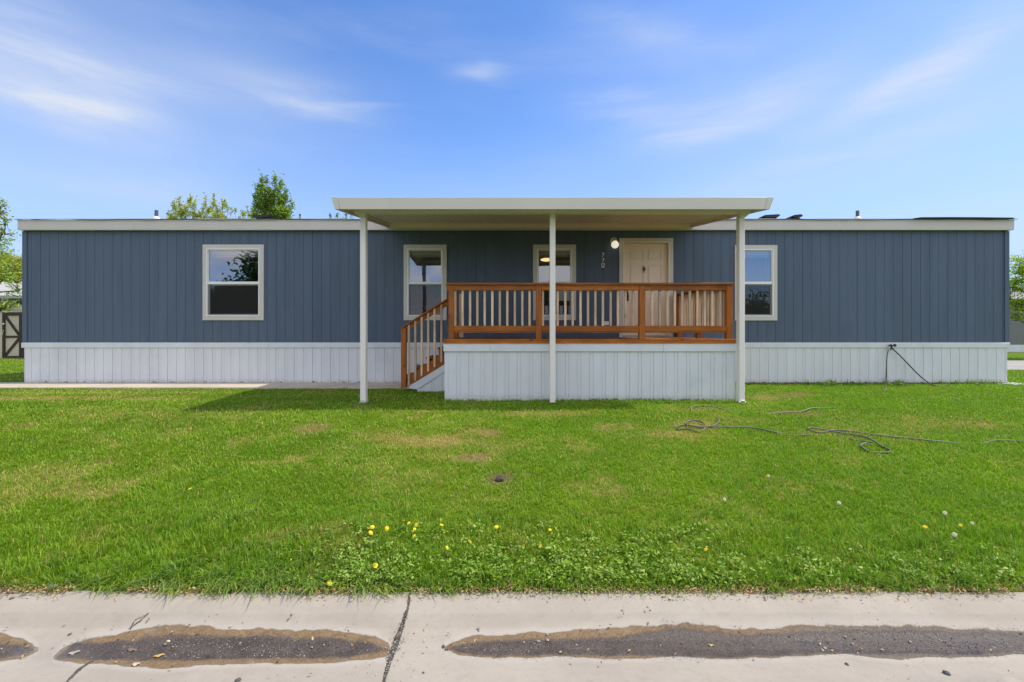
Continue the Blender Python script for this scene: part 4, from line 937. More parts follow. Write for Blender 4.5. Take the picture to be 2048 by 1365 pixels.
for (px, py, h) in ((1030, 1060, .16), (1015, 1055, .13), (990, 1130, .13), (745, 1010, .12), (1680, 1020, .1)):
    g_ = ground_at(px, py + 40); tuft(g_.x, g_.y, 26, h * .7, h, .0035, rng.uniform(0, 6), 2.5, G2, (.3, .15))
for (px, n_) in ((1655, 3), (1665, 4), (1760, 3), (1790, 4), (1800, 3), (1885, 3), (1950, 5), (1965, 4), (1985, 4), (1690, 2), (1720, 2), (1610, 1), (1930, 3), (1905, 2)):
    for q in range(n_): tuft(wx(px) + rng.normal(0, .08), WY - .10, 9, .05, .17, .008, rng.uniform(0, 6), 2, G1, (.35, .2))
for k in range(230):                                            # uneven fringe against the porch skirt and the wall
    cx = rng.uniform(DX0 - .05, DX1 + .1) if k < 140 else rng.uniform(DX1 + .1, XR); cy = DY - .03 if k < 140 else WY - .05
    if fbm(np.array([cx]), np.array([cy]), 1.6, 14)[0] > .42: tuft(cx, cy, 8, .03, .075, .006, rng.uniform(0, 6.3), 2, G1 if rng.random() < .7 else G2, (.4, .2))
for k in range(260):                                            # clumps of coarser grass through the lawn
    cy = rng.uniform(2.9, 8.5); cx = rng.uniform(-1.1, 1.1) * cy
    if cy > 7.7 and cx > DX0 - .1 and cx < DX1 + .1: continue
    tuft(cx, cy, 12, .04, .075, .006, rng.uniform(0, 6.3), 2, G1 if rng.random() < .5 else G2, (.5, .25))
for k in range(330):                                            # thatch
    cy = rng.uniform(2.75, 7.5); cx = rng.uniform(-1.1, 1.1) * cy
    if fbm(np.array([cx]), np.array([cy]), 1.3, 88)[0] > .5: tuft(cx, cy, 6, .04, .08, .004, rng.uniform(0, 6.3), 2, ST, (1.0, .15))
X, Y, A, Ls, Ws, Ln = map(np.concatenate, (X, Y, A, Ls, Ws, Ln)); Cs = np.concatenate(Cs)
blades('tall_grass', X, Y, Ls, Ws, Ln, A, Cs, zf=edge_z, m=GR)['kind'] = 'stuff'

# ------------------------------------------------------------------ broad-leaved weeds by the kerb
def leaves(name, P, size, C, m, up=.6, parent=None, aspect=.62, n_out=None):
    """six-sided leaves, slightly folded; P centres, size per leaf"""
    n = len(P); a = rng.uniform(0, 2 * np.pi, n); tl = rng.normal(0, 1, (n, 3)); tl[:, 2] = np.abs(tl[:, 2]) + up * 2.2; tl /= np.linalg.norm(tl, axis=1, keepdims=True)
    d = np.stack([np.cos(a), np.sin(a), np.zeros(n)], 1); d = d - tl * (d * tl).sum(1, keepdims=True); d /= np.linalg.norm(d, axis=1, keepdims=True); s = np.cross(tl, d)
    sz = size[:, None]; V = np.zeros((n, 6, 3), np.float32)
    V[:, 0] = P - d * sz * .5; V[:, 1] = P + s * sz * aspect * .42 - d * sz * .1 + tl * sz * .10; V[:, 2] = P + s * sz * aspect * .34 + d * sz * .28 + tl * sz * .08
    V[:, 3] = P + d * sz * .5 - tl * sz * .06; V[:, 4] = P - s * sz * aspect * .34 + d * sz * .28 + tl * sz * .08; V[:, 5] = P - s * sz * aspect * .42 - d * sz * .1 + tl * sz * .10
    b = np.arange(n) * 6
    me = mesh_from_np(name, V.reshape(-1, 3), np.concatenate([np.stack([b, b + 1, b + 2, b + 3], 1), np.stack([b, b + 3, b + 4, b + 5], 1)]), m, False)
    a_ = me.color_attributes.new('tint', 'FLOAT_COLOR', 'POINT'); Cv = np.repeat(C[:, None, :], 6, 1)
    a_.data.foreach_set('color', np.concatenate([Cv, np.ones((n, 6, 1))], -1).astype(np.float32).ravel())
    return link(bpy.data.objects.new(name, me), parent)
LF = leafmat('weed_leaves', trans=.25, rough=.4)
cen = []
for _ in range(820):
    px = rng.uniform(700, 1480) if rng.random() < .78 else (rng.uniform(1480, 2040) if rng.random() < .6 else rng.uniform(560, 760)); py = 1178 - abs(rng.normal(0, 52)) - 4
    if px > 1480: py = 1178 - abs(rng.normal(0, 34)) - 5
    if vnoise(px * .02, py * .03, 1, 3) < .26: continue
    cen.append((px, py))
P = []; S = []; C = []
for (px, py) in cen:
    g_ = ground_at(px, max(py, 1060)); k = int(rng.integers(14, 26)); r_ = rng.normal(0, .032, (k, 2)); hh_ = rng.uniform(.025, .075); h = np.clip(hh_ - np.hypot(r_[:, 0], r_[:, 1]) * .4 + rng.normal(0, .010, k), .008, .10)
    P.append(np.stack([g_.x + r_[:, 0], np.maximum(g_.y + r_[:, 1], 2.69), g_.z + h], 1)); S.append(rng.uniform(.009, .034, k) * rng.uniform(.7, 1.1)); kk = rng.random((k, 1)) * rng.uniform(.5, 1.1); base_ = rng.choice([0, 1], p=[.7, .3])
    c0, c1 = ((.13, .25, .02), (.32, .48, .05)) if base_ == 0 else ((.20, .31, .04), (.42, .54, .12)); C.append(np.array(c0) * (1 - kk) + np.array(c1) * kk)
leaves('weeds', np.concatenate(P), np.concatenate(S), np.concatenate(C), LF, .5)['kind'] = 'stuff'
# dandelion-like leaf rosettes against the skirting
P = []; S = []; C = []
for (px, q) in ((1655, 26), (1668, 20), (1795, 22), (1806, 14), (1905, 8), (1960, 12)):
    g_ = ground_at(px, 774); r_ = rng.normal(0, .09, (q, 2)); P.append(np.stack([g_.x + r_[:, 0], g_.y + r_[:, 1] * .5, g_.z + .04 + rng.uniform(0, .05, q)], 1)); S.append(rng.uniform(.05, .11, q)); kk = rng.random((q, 1)); C.append(np.array((.10, .2, .03)) * (1 - kk) + np.array((.22, .34, .06)) * kk)
leaves('weeds_at_skirting', np.concatenate(P), np.concatenate(S), np.concatenate(C), LF, .3, aspect=.4)['kind'] = 'stuff'
# dead leaves, bark chips and straw along the kerb and in the gutter
n = 9000; Xl = rng.uniform(-3.3, 3.5, n); Yl = 2.69 + rng.normal(0, .045, n); Yl = np.where(Yl < 2.6, 2.7, Yl); okl = (fbm(Xl, Yl, 4, 66) > .38) & (rng.random(n) < np.where(Yl < 2.665, .35, 1)); Xl, Yl = Xl[okl], Yl[okl]; Xl = np.concatenate([Xl, rng.uniform(-2.9, 2.9, 170)]); Yl = np.concatenate([Yl, np.clip(rng.normal(2.40, .09, 170), 2.12, 2.64)]); n = len(Xl)
kk = rng.random((n, 1)); C = np.where(rng.random((n, 1)) < .5, np.array((.42, .27, .10)) * (1 - kk) + np.array((.62, .50, .28)) * kk, np.array((.10, .065, .04)) * (1 - kk) + np.array((.30, .17, .09)) * kk)
leaves('leaf_litter', np.stack([Xl, Yl, edge_z(Xl, Yl) + rng.uniform(.003, .022, n)], 1), rng.uniform(.006, .02, n), C, leafmat('dead_leaves', trans=.05, rough=.8), .9)['kind'] = 'stuff'

# ------------------------------------------------------------------ dandelions
YEL = simple('dandelion_yellow', (.88, .66, .015), .6, .15, 90); STEM = simple('dandelion_stem', (.16, .24, .06), .5, .1); PUFF, t = newmat('seed_fluff'); t.t.links.new(t.n('ShaderNodeMixShader', ins={0: .5, 1: t.n('ShaderNodeBsdfDiffuse', ins={'Color': (.85, .82, .72, 1)}).outputs[0], 2: t.n('ShaderNodeBsdfTranslucent', ins={'Color': (.9, .87, .75, 1)}).outputs[0]}).outputs[0], t.n('ShaderNodeOutputMaterial').inputs[0])
def flower_mesh(r=.015):
    mb = MB()
    for ring_, (cnt, rr, h) in enumerate(((18, 1.0, .25), (14, .72, .42), (9, .42, .55))):
        for k in range(cnt):
            a = 2 * math.pi * k / cnt + ring_ * .3; w_ = .16; ca, sa = math.cos(a), math.sin(a); L = r * rr
            mb.add([(0, 0, r * .15), (ca * L - sa * r * w_, sa * L + ca * r * w_, r * h), (ca * L * 1.08, sa * L * 1.08, r * (h - .04)), (ca * L + sa * r * w_, sa * L - ca * r * w_, r * h)], [(0, 1, 2, 3)])
    mb.ball((0, 0, r * .3), r * .42, (1, 1, .7), 10, 6); return mb
def puff_mesh(r=.016):
    mb = MB().ball((0, 0, .012), .003, (1, 1, 1), 6, 4)
    for k in range(110):
        zc = 1 - 2 * (k + .5) / 110; a = k * 2.399963; q = math.sqrt(1 - zc * zc); d = Vector((q * math.cos(a), q * math.sin(a), zc)); u = d.orthogonal().normalized() * .0022; v = d.cross(u).normalized() * .0022; c = Vector((0, 0, .012)) + d * r
        mb.add([c + u, c - u, c - d * r * .8], [(0, 1, 2)]); mb.add([c + u + d * .001, c + v, c - u + d * .001, c - v], [(0, 1, 2, 3)])
    return mb
def put_flower(px, py, label, puff=False, group=None, hgt=None, src={}):
    key = 'p' if puff else 'y'; g_ = ground_at(px, py + 6); h = hgt or random.uniform(.068, .092)
    e = bpy.data.objects.new('dandelion_seed_head' if puff else 'dandelion', None); e.empty_display_size = .02; link(e); e.location = g_; tag(e, label, 'flower', group)
    if key not in src:
        a = flower_mesh() if not puff else puff_mesh()
        src[key] = (a.build('seed_head' if puff else 'flower_head', PUFF if puff else YEL, None), MB().tube([(0, 0, -.075), (.004, 0, -.03), (0, 0, .002)], .0022, 5).build('stem', STEM, None)); f, s_ = src[key]
    else: f, s_ = [q.copy() for q in src[key]]; col.objects.link(f); col.objects.link(s_)
    for q in (f, s_): q.parent = e; q.location = (0, 0, h)
    f.rotation_euler = (random.uniform(.25, .9), random.uniform(-.5, .5), random.uniform(0, 6)); f.scale = [random.uniform(.65, 1.0)] * 3
DG = 'dandelions flowering by the kerb'
for px, py in [(807, 1062), (818, 1063), (826, 1064), (833, 1065), (829, 1073), (745, 1070), (774, 1072), (774, 1079), (741, 1081), (829, 1091), (856, 1090), (883, 1065), (922, 1070), (889, 1086), (955, 1098), (894, 1117), (938, 1103),
               (993, 1071), (1066, 1090), (1081, 1109), (1100, 1078), (703, 1075)]:
    lb = ('dandelion in the tight bright bunch left of centre above the wide crack' if 800 < px < 840 and py < 1075 else 'yellow dandelion in the loose group just left of the tight bunch' if px < 780 else
          'yellow dandelion just below the tight bunch' if px < 860 else 'yellow dandelion scattered in the weeds right of the tight bunch' if px < 1000 else 'yellow dandelion in the weeds straight below the middle post')
    put_flower(px, py, lb, group=DG)
put_flower(751, 1150, 'yellow dandelion closest to the concrete, just left of the wide crack', group=DG)
put_flower(659, 1171, 'yellow dandelion at the kerb left of the wide crack', group=DG, hgt=.03)
put_flower(570, 1103, 'yellow dandelion leftmost of those near the kerb', group=DG)
put_flower(380, 993, 'lone yellow dandelion out in the left lawn', group=DG)
put_flower(1185, 1108, 'yellow dandelion on the right of the weedy middle stretch', group=DG)
put_flower(1337, 981, 'small lone yellow dandelion in the lawn right of centre', group=DG)
for px, py in [(1412, 1122), (1425, 1149), (1462, 1143)]: put_flower(px, py, 'yellow dandelion in the pale weeds by the kerb, right of centre', group=DG)
for px, py in [(1850, 1068), (1860, 1065), (1921, 1066)]: put_flower(px, py, 'yellow dandelion beside the white seed heads in the right lawn', group=DG)
for px, py, lb in [(1891, 1044, 'white dandelion seed head farthest back in the right lawn'), (1908, 1087, 'largest white dandelion seed head in the right lawn'), (1943, 1062, 'grey-white seed head rightmost among the dandelions'),
                   (1447, 1015, 'lone white seed head in the lawn right of centre'), (1536, 967, 'pale seed head in the middle of the right lawn'), (1680, 1020, 'brownish dry seed head standing in the right lawn')]:
    put_flower(px, py, lb, True, 'dandelion seed heads in the right lawn')

# ------------------------------------------------------------------ stones, gravel, fallen bits
def stone_mesh(r, sc=(1, .8, .6), jit=.14): return MB().ball((0, 0, 0), r, sc, 7, 5, jit)
STG = simple('stone_grey', (.30, .28, .26), .8, .2, 40, .4, 150); STD = simple('stone_dark', (.09, .085, .08), .7, .3, 60)
srcs = {}
def put_stone(px, py, r, m, label, group='pebbles lying on the gutter concrete'):
    key = (m.name, len(srcs) % 3)
    if key not in srcs: o = stone_mesh(.01).build('pebble', m, None); srcs[key] = o
    else: o = srcs[key].copy(); col.objects.link(o)
    g_ = gut(px, py); o.location = g_ + Vector((0, 0, r * .35)); o.scale = (r / .01 * random.uniform(.8, 1.4), r / .01, r / .01 * random.uniform(.7, 1)); o.rotation_euler = (0, 0, random.uniform(0, 6)); tag(o, label, 'pebble', group)
for px, py, r in [(957, 1258, .010), (958, 1262, .006), (887, 1294, .009), (892, 1300, .007), (1048, 1286, .008), (1077, 1284, .009), (1095, 1282, .012), (1094, 1270, .009), (1102, 1286, .007), (1153, 1291, .007), (1245, 1222, .010), (1248, 1214, .005),
                  (1141, 1330, .007), (1317, 1284, .006), (1321, 1292, .006), (847, 1346, .006), (480, 1288, .008), (480, 1292, .006), (330, 1290, .008), (624, 1296, .007), (648, 1291, .006), (270, 1302, .008), (555, 1324, .007), (1690, 1275, .009), (1705, 1290, .010), (1650, 1298, .011), (1645, 1302, .010), (1820, 1285, .008)]:
    light = random.random() < .5 or r > .0095
    wh = ('in the long left stain' if px < 800 else 'just below the wide crack' if px < 870 else 'at the left tip of the right-hand wet strip' if px < 1000 else 'near the left end of the right-hand wet strip' if px < 1200 else
          'on the dry concrete above the right-hand strip' if py < 1225 else 'at the lower rim of the right-hand strip' if px < 1400 else 'in the dark right part of the wet strip')
    put_stone(px, py, r, STG if light else STD, ('small grey pebble ' if light else 'small dark pebble ') + wh)
put_stone(140, 1270, .010, STD, 'dark pebble on the dry concrete left of the long brown stain'); put_stone(1893, 1348, .014, STD, 'dark stone near the lower right corner of the gutter'); put_stone(1694, 1330, .010, STD, 'dark stone below the wet strip, right of centre')
put_stone(476, 1362, .012, STD, 'dark stone at the bottom edge, left of the wide crack'); put_stone(24, 1199, .012, STD, 'dark lump at the grass edge in the far left')
put_stone(1300, 1222, .006, STD, 'tiny dark pebble on the dry concrete right of centre')
# fine gravel (stuff)
def gravel(name, PXY, r0, r1, m):
    n = len(PXY); oc = np.array([(1, 0, 0), (-1, 0, 0), (0, 1, 0), (0, -1, 0), (0, 0, 1), (0, 0, -1)], float); fs = np.array([(0, 2, 4), (2, 1, 4), (1, 3, 4), (3, 0, 4), (2, 0, 5), (1, 2, 5), (3, 1, 5), (0, 3, 5)])
    r = rng.uniform(r0, r1, n) * rng.uniform(.6, 1, n); V = oc[None] * r[:, None, None] * rng.uniform(.6, 1.3, (n, 6, 1)); a = rng.uniform(0, 6.3, n); c_, s_ = np.cos(a)[:, None], np.sin(a)[:, None]
    x_ = V[..., 0] * c_ - V[..., 1] * s_; y_ = V[..., 0] * s_ + V[..., 1] * c_; V = np.stack([x_, y_, V[..., 2] * .7], -1)
    pos = np.stack([PXY[:, 0], PXY[:, 1], gutz(PXY[:, 1]) + r * .2], 1); V = V + pos[:, None]
    me = mesh_from_np(name, V.reshape(-1, 3), None, m, False, (fs[None] + (np.arange(n) * 6)[:, None, None]).reshape(-1, 3))
    k = rng.random((n, 1)); C = np.where(rng.random((n, 1)) < .55, np.array((.06, .055, .05)) * (1 - k) + np.array((.16, .145, .13)) * k, np.array((.28, .26, .24)) * (1 - k) + np.array((.55, .52, .48)) * k)
    a_ = me.color_attributes.new('tint', 'FLOAT_COLOR', 'POINT'); a_.data.foreach_set('color', np.concatenate([np.repeat(C[:, None], 6, 1), np.ones((n, 6, 1))], -1).astype(np.float32).ravel())
    return link(bpy.data.objects.new(name, me))
GRV = leafmat('gravel_bits', trans=0.0, rough=.7)
pts = []
fi = np.argwhere((inner > .004)); sel = fi[rng.integers(0, len(fi), 5200)]
for i, j in sel:
    px = PX[i, j]; keep = .20 + (.8 if 1290 < px < 1640 else 0) + (.45 if 330 < px < 620 else 0) + (.35 if 930 < px < 1290 else 0) + (.2 if px > 1640 else 0)
    if rng.random() < keep: pts.append((Xg[i, j] + rng.uniform(-.004, .004), Yg[i, j] + rng.uniform(-.003, .003)))
for _ in range(420):
    Yq = rng.uniform(2.12, 2.66); pts.append((rng.uniform(-2.9, 2.9), Yq))
gravel('fine_gravel', np.array(pts), .0016, .0042, GRV)['kind'] = 'stuff'
pts = []
for _ in range(420):
    py = rng.normal(1295, 42); py = min(max(py, 1192), 1370); cx = np.interp(py, [1186, 1215, 1245, 1275, 1305, 1330, 1366], [820, 816, 806, 795, 784, 776, 766]); g_ = gut(cx + rng.normal(0, 2.5 + 4 * math.exp(-((py - 1290) / 35) ** 2)), py); pts.append((g_.x, g_.y))
gravel('crack_gravel', np.array(pts), .002, .0048, GRV)['kind'] = 'stuff'
def flat_leaf(px, py, ln, colr, label, name='fallen_leaf', rot=0, asp=.45, z=None):
    g_ = gut(px, py); m = simple(name + '_paint', colr, .7, .2, 60); mb = MB(); n = 10
    for s_ in (-1, 1):
        mb.add([(0 - ln / 2, 0, .002)] + [(-ln / 2 + ln * k / n, s_ * ln * asp / 2 * math.sin(math.pi * k / n) ** .8, .004 + .003 * math.sin(k)) for k in range(1, n)] + [(ln / 2, 0, .003)], [tuple(range(n + 1))])
    o = mb.build(name, m, None); o.location = g_ + Vector((0, 0, .003)); o.rotation_euler = (0, 0, rot); tag(o, label, 'leaf' if 'leaf' in name else 'litter', None)
flat_leaf(318, 1314, .05, (.62, .42, .14), 'curled straw-yellow leaf on the wet silt below the left crack', rot=.4, asp=.3)
flat_leaf(1422, 1293, .03, (.60, .48, .16), 'yellow leaf lying in the wet gravel right of centre', rot=-.2)
flat_leaf(1664, 1304, .022, (.55, .36, .12), 'orange-brown leaf in the wet strip on the right', rot=.6)
flat_leaf(148, 1308, .05, (.36, .33, .29), 'grey flake of concrete at the left end of the long stain', 'concrete_flake', .5, .5)
flat_leaf(264, 1302, .05, (.22, .16, .12), 'brown curled leaf in the long left puddle', rot=-.1)
flat_leaf(272, 1331, .035, (.5, .44, .36), 'pale chip at the lower edge of the long stain', 'concrete_chip', .3, .7)
flat_leaf(1490, 1186, .10, (.42, .16, .08), 'reddish-brown dry leaf blade at the grass edge right of centre', rot=-.35, asp=.16)
flat_leaf(1445, 1178, .05, (.55, .28, .12), 'orange curled leaf where the weeds meet the kerb, right of centre', rot=.5)
ROCK = simple('dirt_clod', (.09, .075, .065), .95, .4, 30, .8, 80)
g_ = ground_at(1000, 962); tag(MB().ball((g_.x, g_.y, g_.z + .02), .030, (1.4, 1, .7), 12, 8, .22).build('dirt_clod', ROCK), 'dark clod of earth poking out of the middle of the lawn', 'clod')
g_ = ground_at(106, 1178); tag(MB().ball((g_.x, g_.y, g_.z + .012), .022, (1.6, .8, .6), 10, 6, .16).build('stone', simple('white_stone', (.24, .235, .22), .8, .2, 30)), 'pale stone in the grass near the kerb at the left', 'stone')
# white gravel at the right-hand corner of the home
pts = rng.normal(0, 1, (260, 2)); mb = MB()
for a, b in pts: mb.ball((XR + .02 + a * .12, WY - .02 + b * .12, .012), random.uniform(.010, .024), (1, 1, .6), 5, 3, .15)
mb.build('white_gravel', simple('white_gravel', (.55, .54, .52), .8, .2, 30))['kind'] = 'stuff'

# ------------------------------------------------------------------ trees
BARK = simple('bark', (.13, .105, .085), .9, .3, 12, .6, 40)
TL = leafmat('tree_leaves', trans=.52, rough=.5)
def tree(name, label, cat, x, y, clumps, nleaf, lsize, c0, c1, trunk_h, trunk_r, group=None, droop=0, branches=40, loose=1.0, z0=0, limb=None, twig=.012):
    """clumps: list of (dx, dy, z, rx, ry, rz) ellipsoids that the leaves fill; limbs reach into them"""
    e = empty(name, (x, y, z0), label, cat, group); mb = MB(); top = Vector((x, y, z0 + trunk_h))
    tp = [Vector((x, y, z0 - .1))] + [Vector((x + .12 * math.sin(k * 1.7) * k / 4, y + .1 * math.cos(k * 1.3) * k / 4, z0 + trunk_h * k / 4)) for k in range(1, 5)]
    mb.tube(tp, [trunk_r * (1 - .13 * k) for k in range(5)], 9)
    tot = sum(c[3] * c[4] * c[5] for c in clumps); P = []; Cc = []
    for c in clumps:
        cc_ = Vector((x + c[0], y + c[1], z0 + c[2])); st = tp[-1] if c[2] > trunk_h else tp[2]
        mid = st.lerp(cc_, .5) + Vector((random.uniform(-.2, .2), random.uniform(-.2, .2), random.uniform(-.1, .3)))
        topc = cc_ + Vector((0, 0, c[5] * .8)); lr = limb or trunk_r * .4; mb.tube([st, mid, cc_, topc], [lr, lr * .7, lr * .4, twig * .5], 6)
        ends = []
        for _ in range(max(3, int(branches / len(clumps)))):
            s_ = cc_.lerp(topc, random.uniform(-.6, .9)); v = Vector((random.gauss(0, 1), random.gauss(0, 1), random.gauss(.5, .6) - droop)).normalized()
            en = Vector((cc_.x + v.x * c[3] * random.uniform(.5, 1), cc_.y + v.y * c[4] * random.uniform(.5, 1), max(s_.z, cc_.z - c[5] * .7) + v.z * c[5] * .45))
            md = s_.lerp(en, .5) + Vector((random.uniform(-.08, .08), random.uniform(-.08, .08), random.uniform(0, .15))); mb.tube([s_, md, en], [twig * 1.6, twig, twig * .4], 4, False); ends.append((s_, md, en))
        n = int(nleaf * c[3] * c[4] * c[5] / tot); 
        for (s_, md, en) in ends:
            k = max(4, n // len(ends)); tt = rng.uniform(.15, 1.08, k)[:, None]; a_, b_, d_ = map(np.array, (s_, md, en))
            base_ = np.where(tt < .5, a_ + (b_ - a_) * tt * 2, b_ + (d_ - b_) * (tt * 2 - 1)); sp = rng.normal(0, 1, (k, 3)) * np.array([c[3], c[4], c[5]]) * .22 * loose
            P.append(base_ + sp); q = rng.random((k, 1)); sh = random.uniform(.75, 1.15); Cc.append((np.array(c0) * (1 - q) + np.array(c1) * q) * sh)
    P = np.concatenate(P); Cc = np.concatenate(Cc)
    mb.build('trunk', BARK, e, smooth=True)
    o = leaves('crown', P, rng.uniform(.7, 1.3, len(P)) * lsize, Cc, TL, .1, aspect=.8)
    co = np.empty(len(o.data.vertices) * 3, np.float32); o.data.vertices.foreach_get('co', co); co = co.reshape(-1, 3) - np.array([x, y, z0], np.float32); o.data.vertices.foreach_set('co', co.ravel()); o.parent = e
    return e
def tz_(py, Y): return EYE - (py - VY) * Y / F
def tx_(px, Y): return (px - VX) * Y / F
# poplar behind the roof: a sheaf of upright spires
def spires(lst, Y, zlo, cx, dz=0):
    out = []
    for (px, top, wpx) in lst:
        r = wpx / F * Y / 2; zt = tz_(top, Y); k = max(2, int((zt - zlo) / (r * 1.7)))
        for i in range(k):
            f = (i + .5) / k; rr = 1.15 * r * (1.05 - .75 * f ** 2.2); out.append((tx_(px, Y) - cx + random.uniform(-.1, .1), random.uniform(-.5, .5), zlo + (zt - zlo) * f, rr, rr, (zt - zlo) / k * .62))
    return out
YG0, YG1 = (.10, .19, .035), (.26, .36, .07)
Yp = 42.0; cx = tx_(546, Yp)
tree('poplar_tree', 'dense green poplar rising highest behind the roof left of the porch', 'tree', cx, Yp, spires([(517, 364, 30), (526, 348, 32), (539, 354, 26), (551, 352, 36), (563, 364, 34), (573, 380, 32), (582, 398, 26), (512, 392, 22), (568, 405, 44), (535, 392, 56)], Yp, 8, cx), 24000, .16, (.12, .22, .04), (.40, .52, .09), 6.5, .32, branches=520, loose=1.0, limb=.035)
Yp = 45.0
for lst, n_, lb in (([(352, 406, 30), (366, 396, 26), (378, 390, 30), (392, 402, 26), (404, 408, 24)], 4200, 'broad yellow-green tree behind the roof, left of the poplar'),
                    ([(412, 398, 24), (424, 404, 26), (436, 392, 22), (446, 402, 28), (458, 412, 22), (466, 420, 18)], 4200, 'yellow-green tree with pointed tops right beside the poplar gap'),
                    ([(474, 418, 18), (482, 424, 20), (494, 411, 15), (500, 426, 16)], 1500, 'small thin treetop just left of the poplar'),
                    ([(342, 412, 13), (336, 424, 12)], 260, 'thin sparse treetop leftmost in the yellow-green row'),
                    ([(313, 428, 16)], 120, 'tiny treetop behind the left vent pipe'),
                    ([(596, 428, 10), (604, 432, 8)], 130, 'tiny treetop just right of the poplar'),
                    ([(676, 424, 18), (688, 420, 22), (700, 428, 26), (664, 430, 10)], 800, 'sparse small treetop tucked under the left canopy corner')):
    cx = tx_(sum(p[0] for p in lst) / len(lst), Yp)
    gy = 'sparse' in lb or 'tiny' in lb
    tree('deciduous_tree', lb, 'tree', cx, Yp, spires(lst, Yp, 8, cx), int(n_ * 2.6), .15, (.32, .35, .05) if not gy else (.15, .24, .05), (.72, .72, .13) if not gy else (.35, .46, .10), 7, .22, 'trees behind the home', branches=45 * len(lst), loose=1.0, limb=.03)
# left edge: near leafing tree with bare twigs and a yellow-green one behind
tree('leafing_tree', 'thinly leafed tree with bare twigs at the left edge of the lawn', 'tree', tx_(-70, 17.0), 17.0,
     [(1.3, 0, 5.6, .35, .4, .5), (1.5, 0, 5.0, .45, .4, .45), (-.2, 0, 3.6, 1.0, 1, .8), (1.15, 0, 4.2, .62, .7, .9), (1.45, .1, 3.3, .6, .6, .55), (.6, 0, 4.6, .6, .6, .9), (1.75, .2, 2.7, .5, .6, .5), (.3, 0, 5.0, .7, .7, .8), (1.5, 0, 2.1, .6, .5, .3), (-1, 0, 4.2, 1, 1, 1)], 6500, .07, (.24, .36, .05), (.55, .70, .16), 2.0, .13, branches=170, loose=.7, twig=.012)
Yp = 34.0
tree('yellow_green_tree', 'soft yellow-green tree behind the neighbour roof at the left edge', 'tree', tx_(-10, Yp), Yp,
     [(-1.5, 0, 5.4, 1.6, 1.5, 1.3), (.4, 0, 5.9, 1.2, 1.2, 1.0), (1.6, .3, 5.2, 1.0, 1.2, 1.0), (1.8, 0, 6.0, .8, .8, .6), (0, 0, 4.8, 1.6, 1.4, .9)], 16000, .12, (.28, .32, .03), (.62, .62, .07), 4, .2, branches=140)
# right edge
Yp = 19.0; cx = tx_(2095, Yp)
tree('spreading_tree', 'bright green spreading tree beyond the right end of the home', 'tree', cx, Yp,
     [(-.9, 0, 3.6, .75, .8, .62), (-.2, 0, 3.9, .8, .9, .6), (.9, 0, 3.7, .9, .9, .8), (-1.25, .1, 3.0, .5, .6, .42), (-1.1, .2, 2.2, .62, .6, .40), (-1.3, 0, 1.7, .4, .5, .22), (-.5, 0, 2.9, .7, .7, .4), (.4, 0, 4.2, .9, .9, .5), (-1.35, .3, 2.6, .35, .5, .3)], 16000, .062, (.22, .36, .03), (.52, .66, .06), 1.9, .16, branches=200, loose=.75, droop=.3)
# trees across the street (seen as reflections in the windows)
AC = 'trees across the street behind the viewer'
def round_tree(x, y, h, r, label, c0=(.035, .08, .02), c1=(.10, .17, .04), n=16000):
    cl = [(random.uniform(-.6, .6) * r, random.uniform(-.5, .5) * r, h - r * random.uniform(.5, 1.5), r * .55, r * .55, r * .5) for _ in range(8)]
    tree('shade_tree', label, 'tree', x, y, cl, n, .20, c0, c1, h * .45, .2, AC, branches=120, z0=-.45)
round_tree(-17.0, -12.5, 7.6, 3.0, 'round tree across the street, reflected in the left window')
round_tree(-20.2, -12.5, 5.0, 2.1, 'low bushy tree across the street, seen in the lower left window pane')
round_tree(-22.4, -13, 4.4, 1.9, 'smallest bushy tree across the street at the edge of the left window')
round_tree(1.6, -15, 5.6, 1.3, 'small tree across the street, reflected in the window behind the middle post')
round_tree(20.3, -16, 4.5, 3.4, 'low dark tree across the street, reflected in the right window')

# ------------------------------------------------------------------ shed and neighbouring homes
SHW = simple('shed_panel', (.60, .54, .44), .7, .05, 2); SHB = simple('shed_brown', (.035, .013, .010), .6, .15)
Ys = 19.2; shx0, shx1 = -22.1, -19.15; pkx = tx_(44, Ys); 
shed = empty('garden_shed', ((shx0 + shx1) / 2, Ys, 0), 'beige garden shed with dark brown braced doors at the left edge', 'shed')
zE, zP = tz_(622, Ys), tz_(604, Ys); hw = 1.55
MB().prism([(pkx - hw, 0), (pkx + hw, 0), (pkx + hw, zE - .16), (pkx, zP - .02), (pkx - hw, zE - .16)], 'y', Ys, Ys + 2.4).build('wall', SHW, shed)
sr = MB(); zz = zP - (zP - (zE - .16)) * 1.12
for s_ in (-1, 1):
    sr.prism([(pkx, zP + .01), (pkx + s_ * hw * 1.1, zz + .0), (pkx + s_ * hw * 1.1, zz - .09), (pkx, zP - .08)], 'y', Ys - .06, Ys - .003)
    sr.prism([(pkx, zP + .05), (pkx + s_ * hw * 1.12, zz + .03), (pkx + s_ * hw * 1.12, zz + .005), (pkx, zP + .015)], 'y', Ys - .10, Ys + 2.5)
sr.build('roof', SHB, shed)
dxa = tx_(6.5, Ys); dw = 1.62
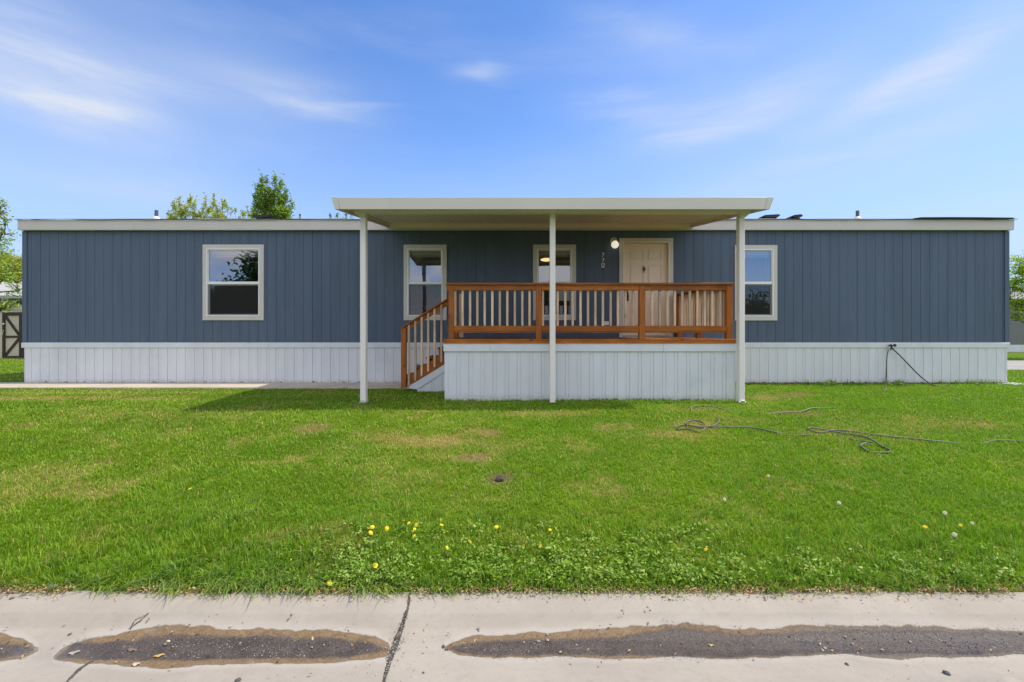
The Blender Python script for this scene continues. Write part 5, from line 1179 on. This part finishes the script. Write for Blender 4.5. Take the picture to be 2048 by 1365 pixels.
for half in (0, 1):
    a = dxa + half * (dw / 2 + .003); b = a + dw / 2 - .003; zt = tz_(625, Ys); zb = .04; d = MB()
    frame4(d, a, b, zb, zt, .10, Ys - .045, Ys - .004, .14, .08); zm = tz_(674, Ys); d.box(a + .1, b - .1, Ys - .040, Ys - .004, zm - .045, zm + .045)
    for (xa, za, xb, zb2) in (((a + .1, zt - .15, b - .1, zm + .05), (b - .1, zm - .05, a + .1, .13)) if half == 0 else ((b - .1, zt - .15, a + .1, zm + .05), (a + .1, zm - .05, b - .1, .13))):
        v = Vector((xb - xa, 0, zb2 - za)).normalized(); nn = Vector((-v.z, 0, v.x)) * .045
        d.prism([(xa - nn.x, za - nn.z), (xb - nn.x, zb2 - nn.z), (xb + nn.x, zb2 + nn.z), (xa + nn.x, za + nn.z)], 'y', Ys - .035, Ys - .004)
    dr = d.build('door', SHB, shed)
    if half == 0: MB().tube([(a + .05, Ys - .05, 1.22), (a + .10, Ys - .08, 1.18), (a + .05, Ys - .08, 1.05), (a + .06, Ys - .05, 1.0)], .014, 6).box(a + .02, a + .1, Ys - .052, Ys - .046, 1.45, 1.5).build('handle', CHROME, dr)
def neighbour(x0, x1, Y, zr0, zeave, zridge, wallc, roofc, label, skirt=True, winx=()):
    e = empty('neighbour_home', ((x0 + x1) / 2, Y, 0), label, 'house'); mw = simple('nw', wallc, .7, .04, 1, streak=(5, 5, .3)); mr = simple('nr', roofc, .85, .12, 5, .3, 20)
    MB().box(x0, x1, Y, Y + 5, zr0, zeave - .1).build('wall', mw, e); MB().box(x0 + .05, x1 - .05, Y - .02, Y + .4, 0, zr0 - .003).build('skirting', SKIRT, e)
    ov = .35; rfm = MB(); rfm.prism([(Y - ov, zeave), (Y - ov, zeave + .08), (Y + 2.5, zridge), (Y + 5 + ov, zeave + .08), (Y + 5 + ov, zeave)], 'x', x0 - .3, x1 + .3); r_ = rfm.build('roof', mr, e)
    MB().box(x0 - .32, x1 + .32, Y - ov - .03, Y - ov - .002, zeave - .10, zeave + .075).build('fascia', simple('nf', tuple(c * .8 for c in roofc), .6), e)
    for wxx in winx: 
        wdn = MB(); frame4(wdn, wxx, wxx + 1.1, 1.3, 2.5, .07, Y - .03, Y - .002); wo = wdn.build('window', VINYL, e); MB().quad((wxx + .06, Y - .01, 1.36), (wxx + 1.04, Y - .01, 1.36), (wxx + 1.04, Y - .01, 2.44), (wxx + .06, Y - .01, 2.44)).build('pane', simple('far_glass', (.05, .06, .07), .1), wo)
neighbour(-44, -25.3, 27, .6, tz_(594, 26.6), tz_(564, 29.5), (.20, .20, .18), (.42, .42, .40), 'grey neighbouring home with pale roof behind the shed', winx=(-33,))
neighbour(26.6, 44, 25, tz_(690, 25), tz_(602, 24.6), tz_(582, 27.5), (.17, .175, .18), (.30, .29, .28), 'dark grey neighbouring home with white skirt at the right edge', winx=(31, 37))
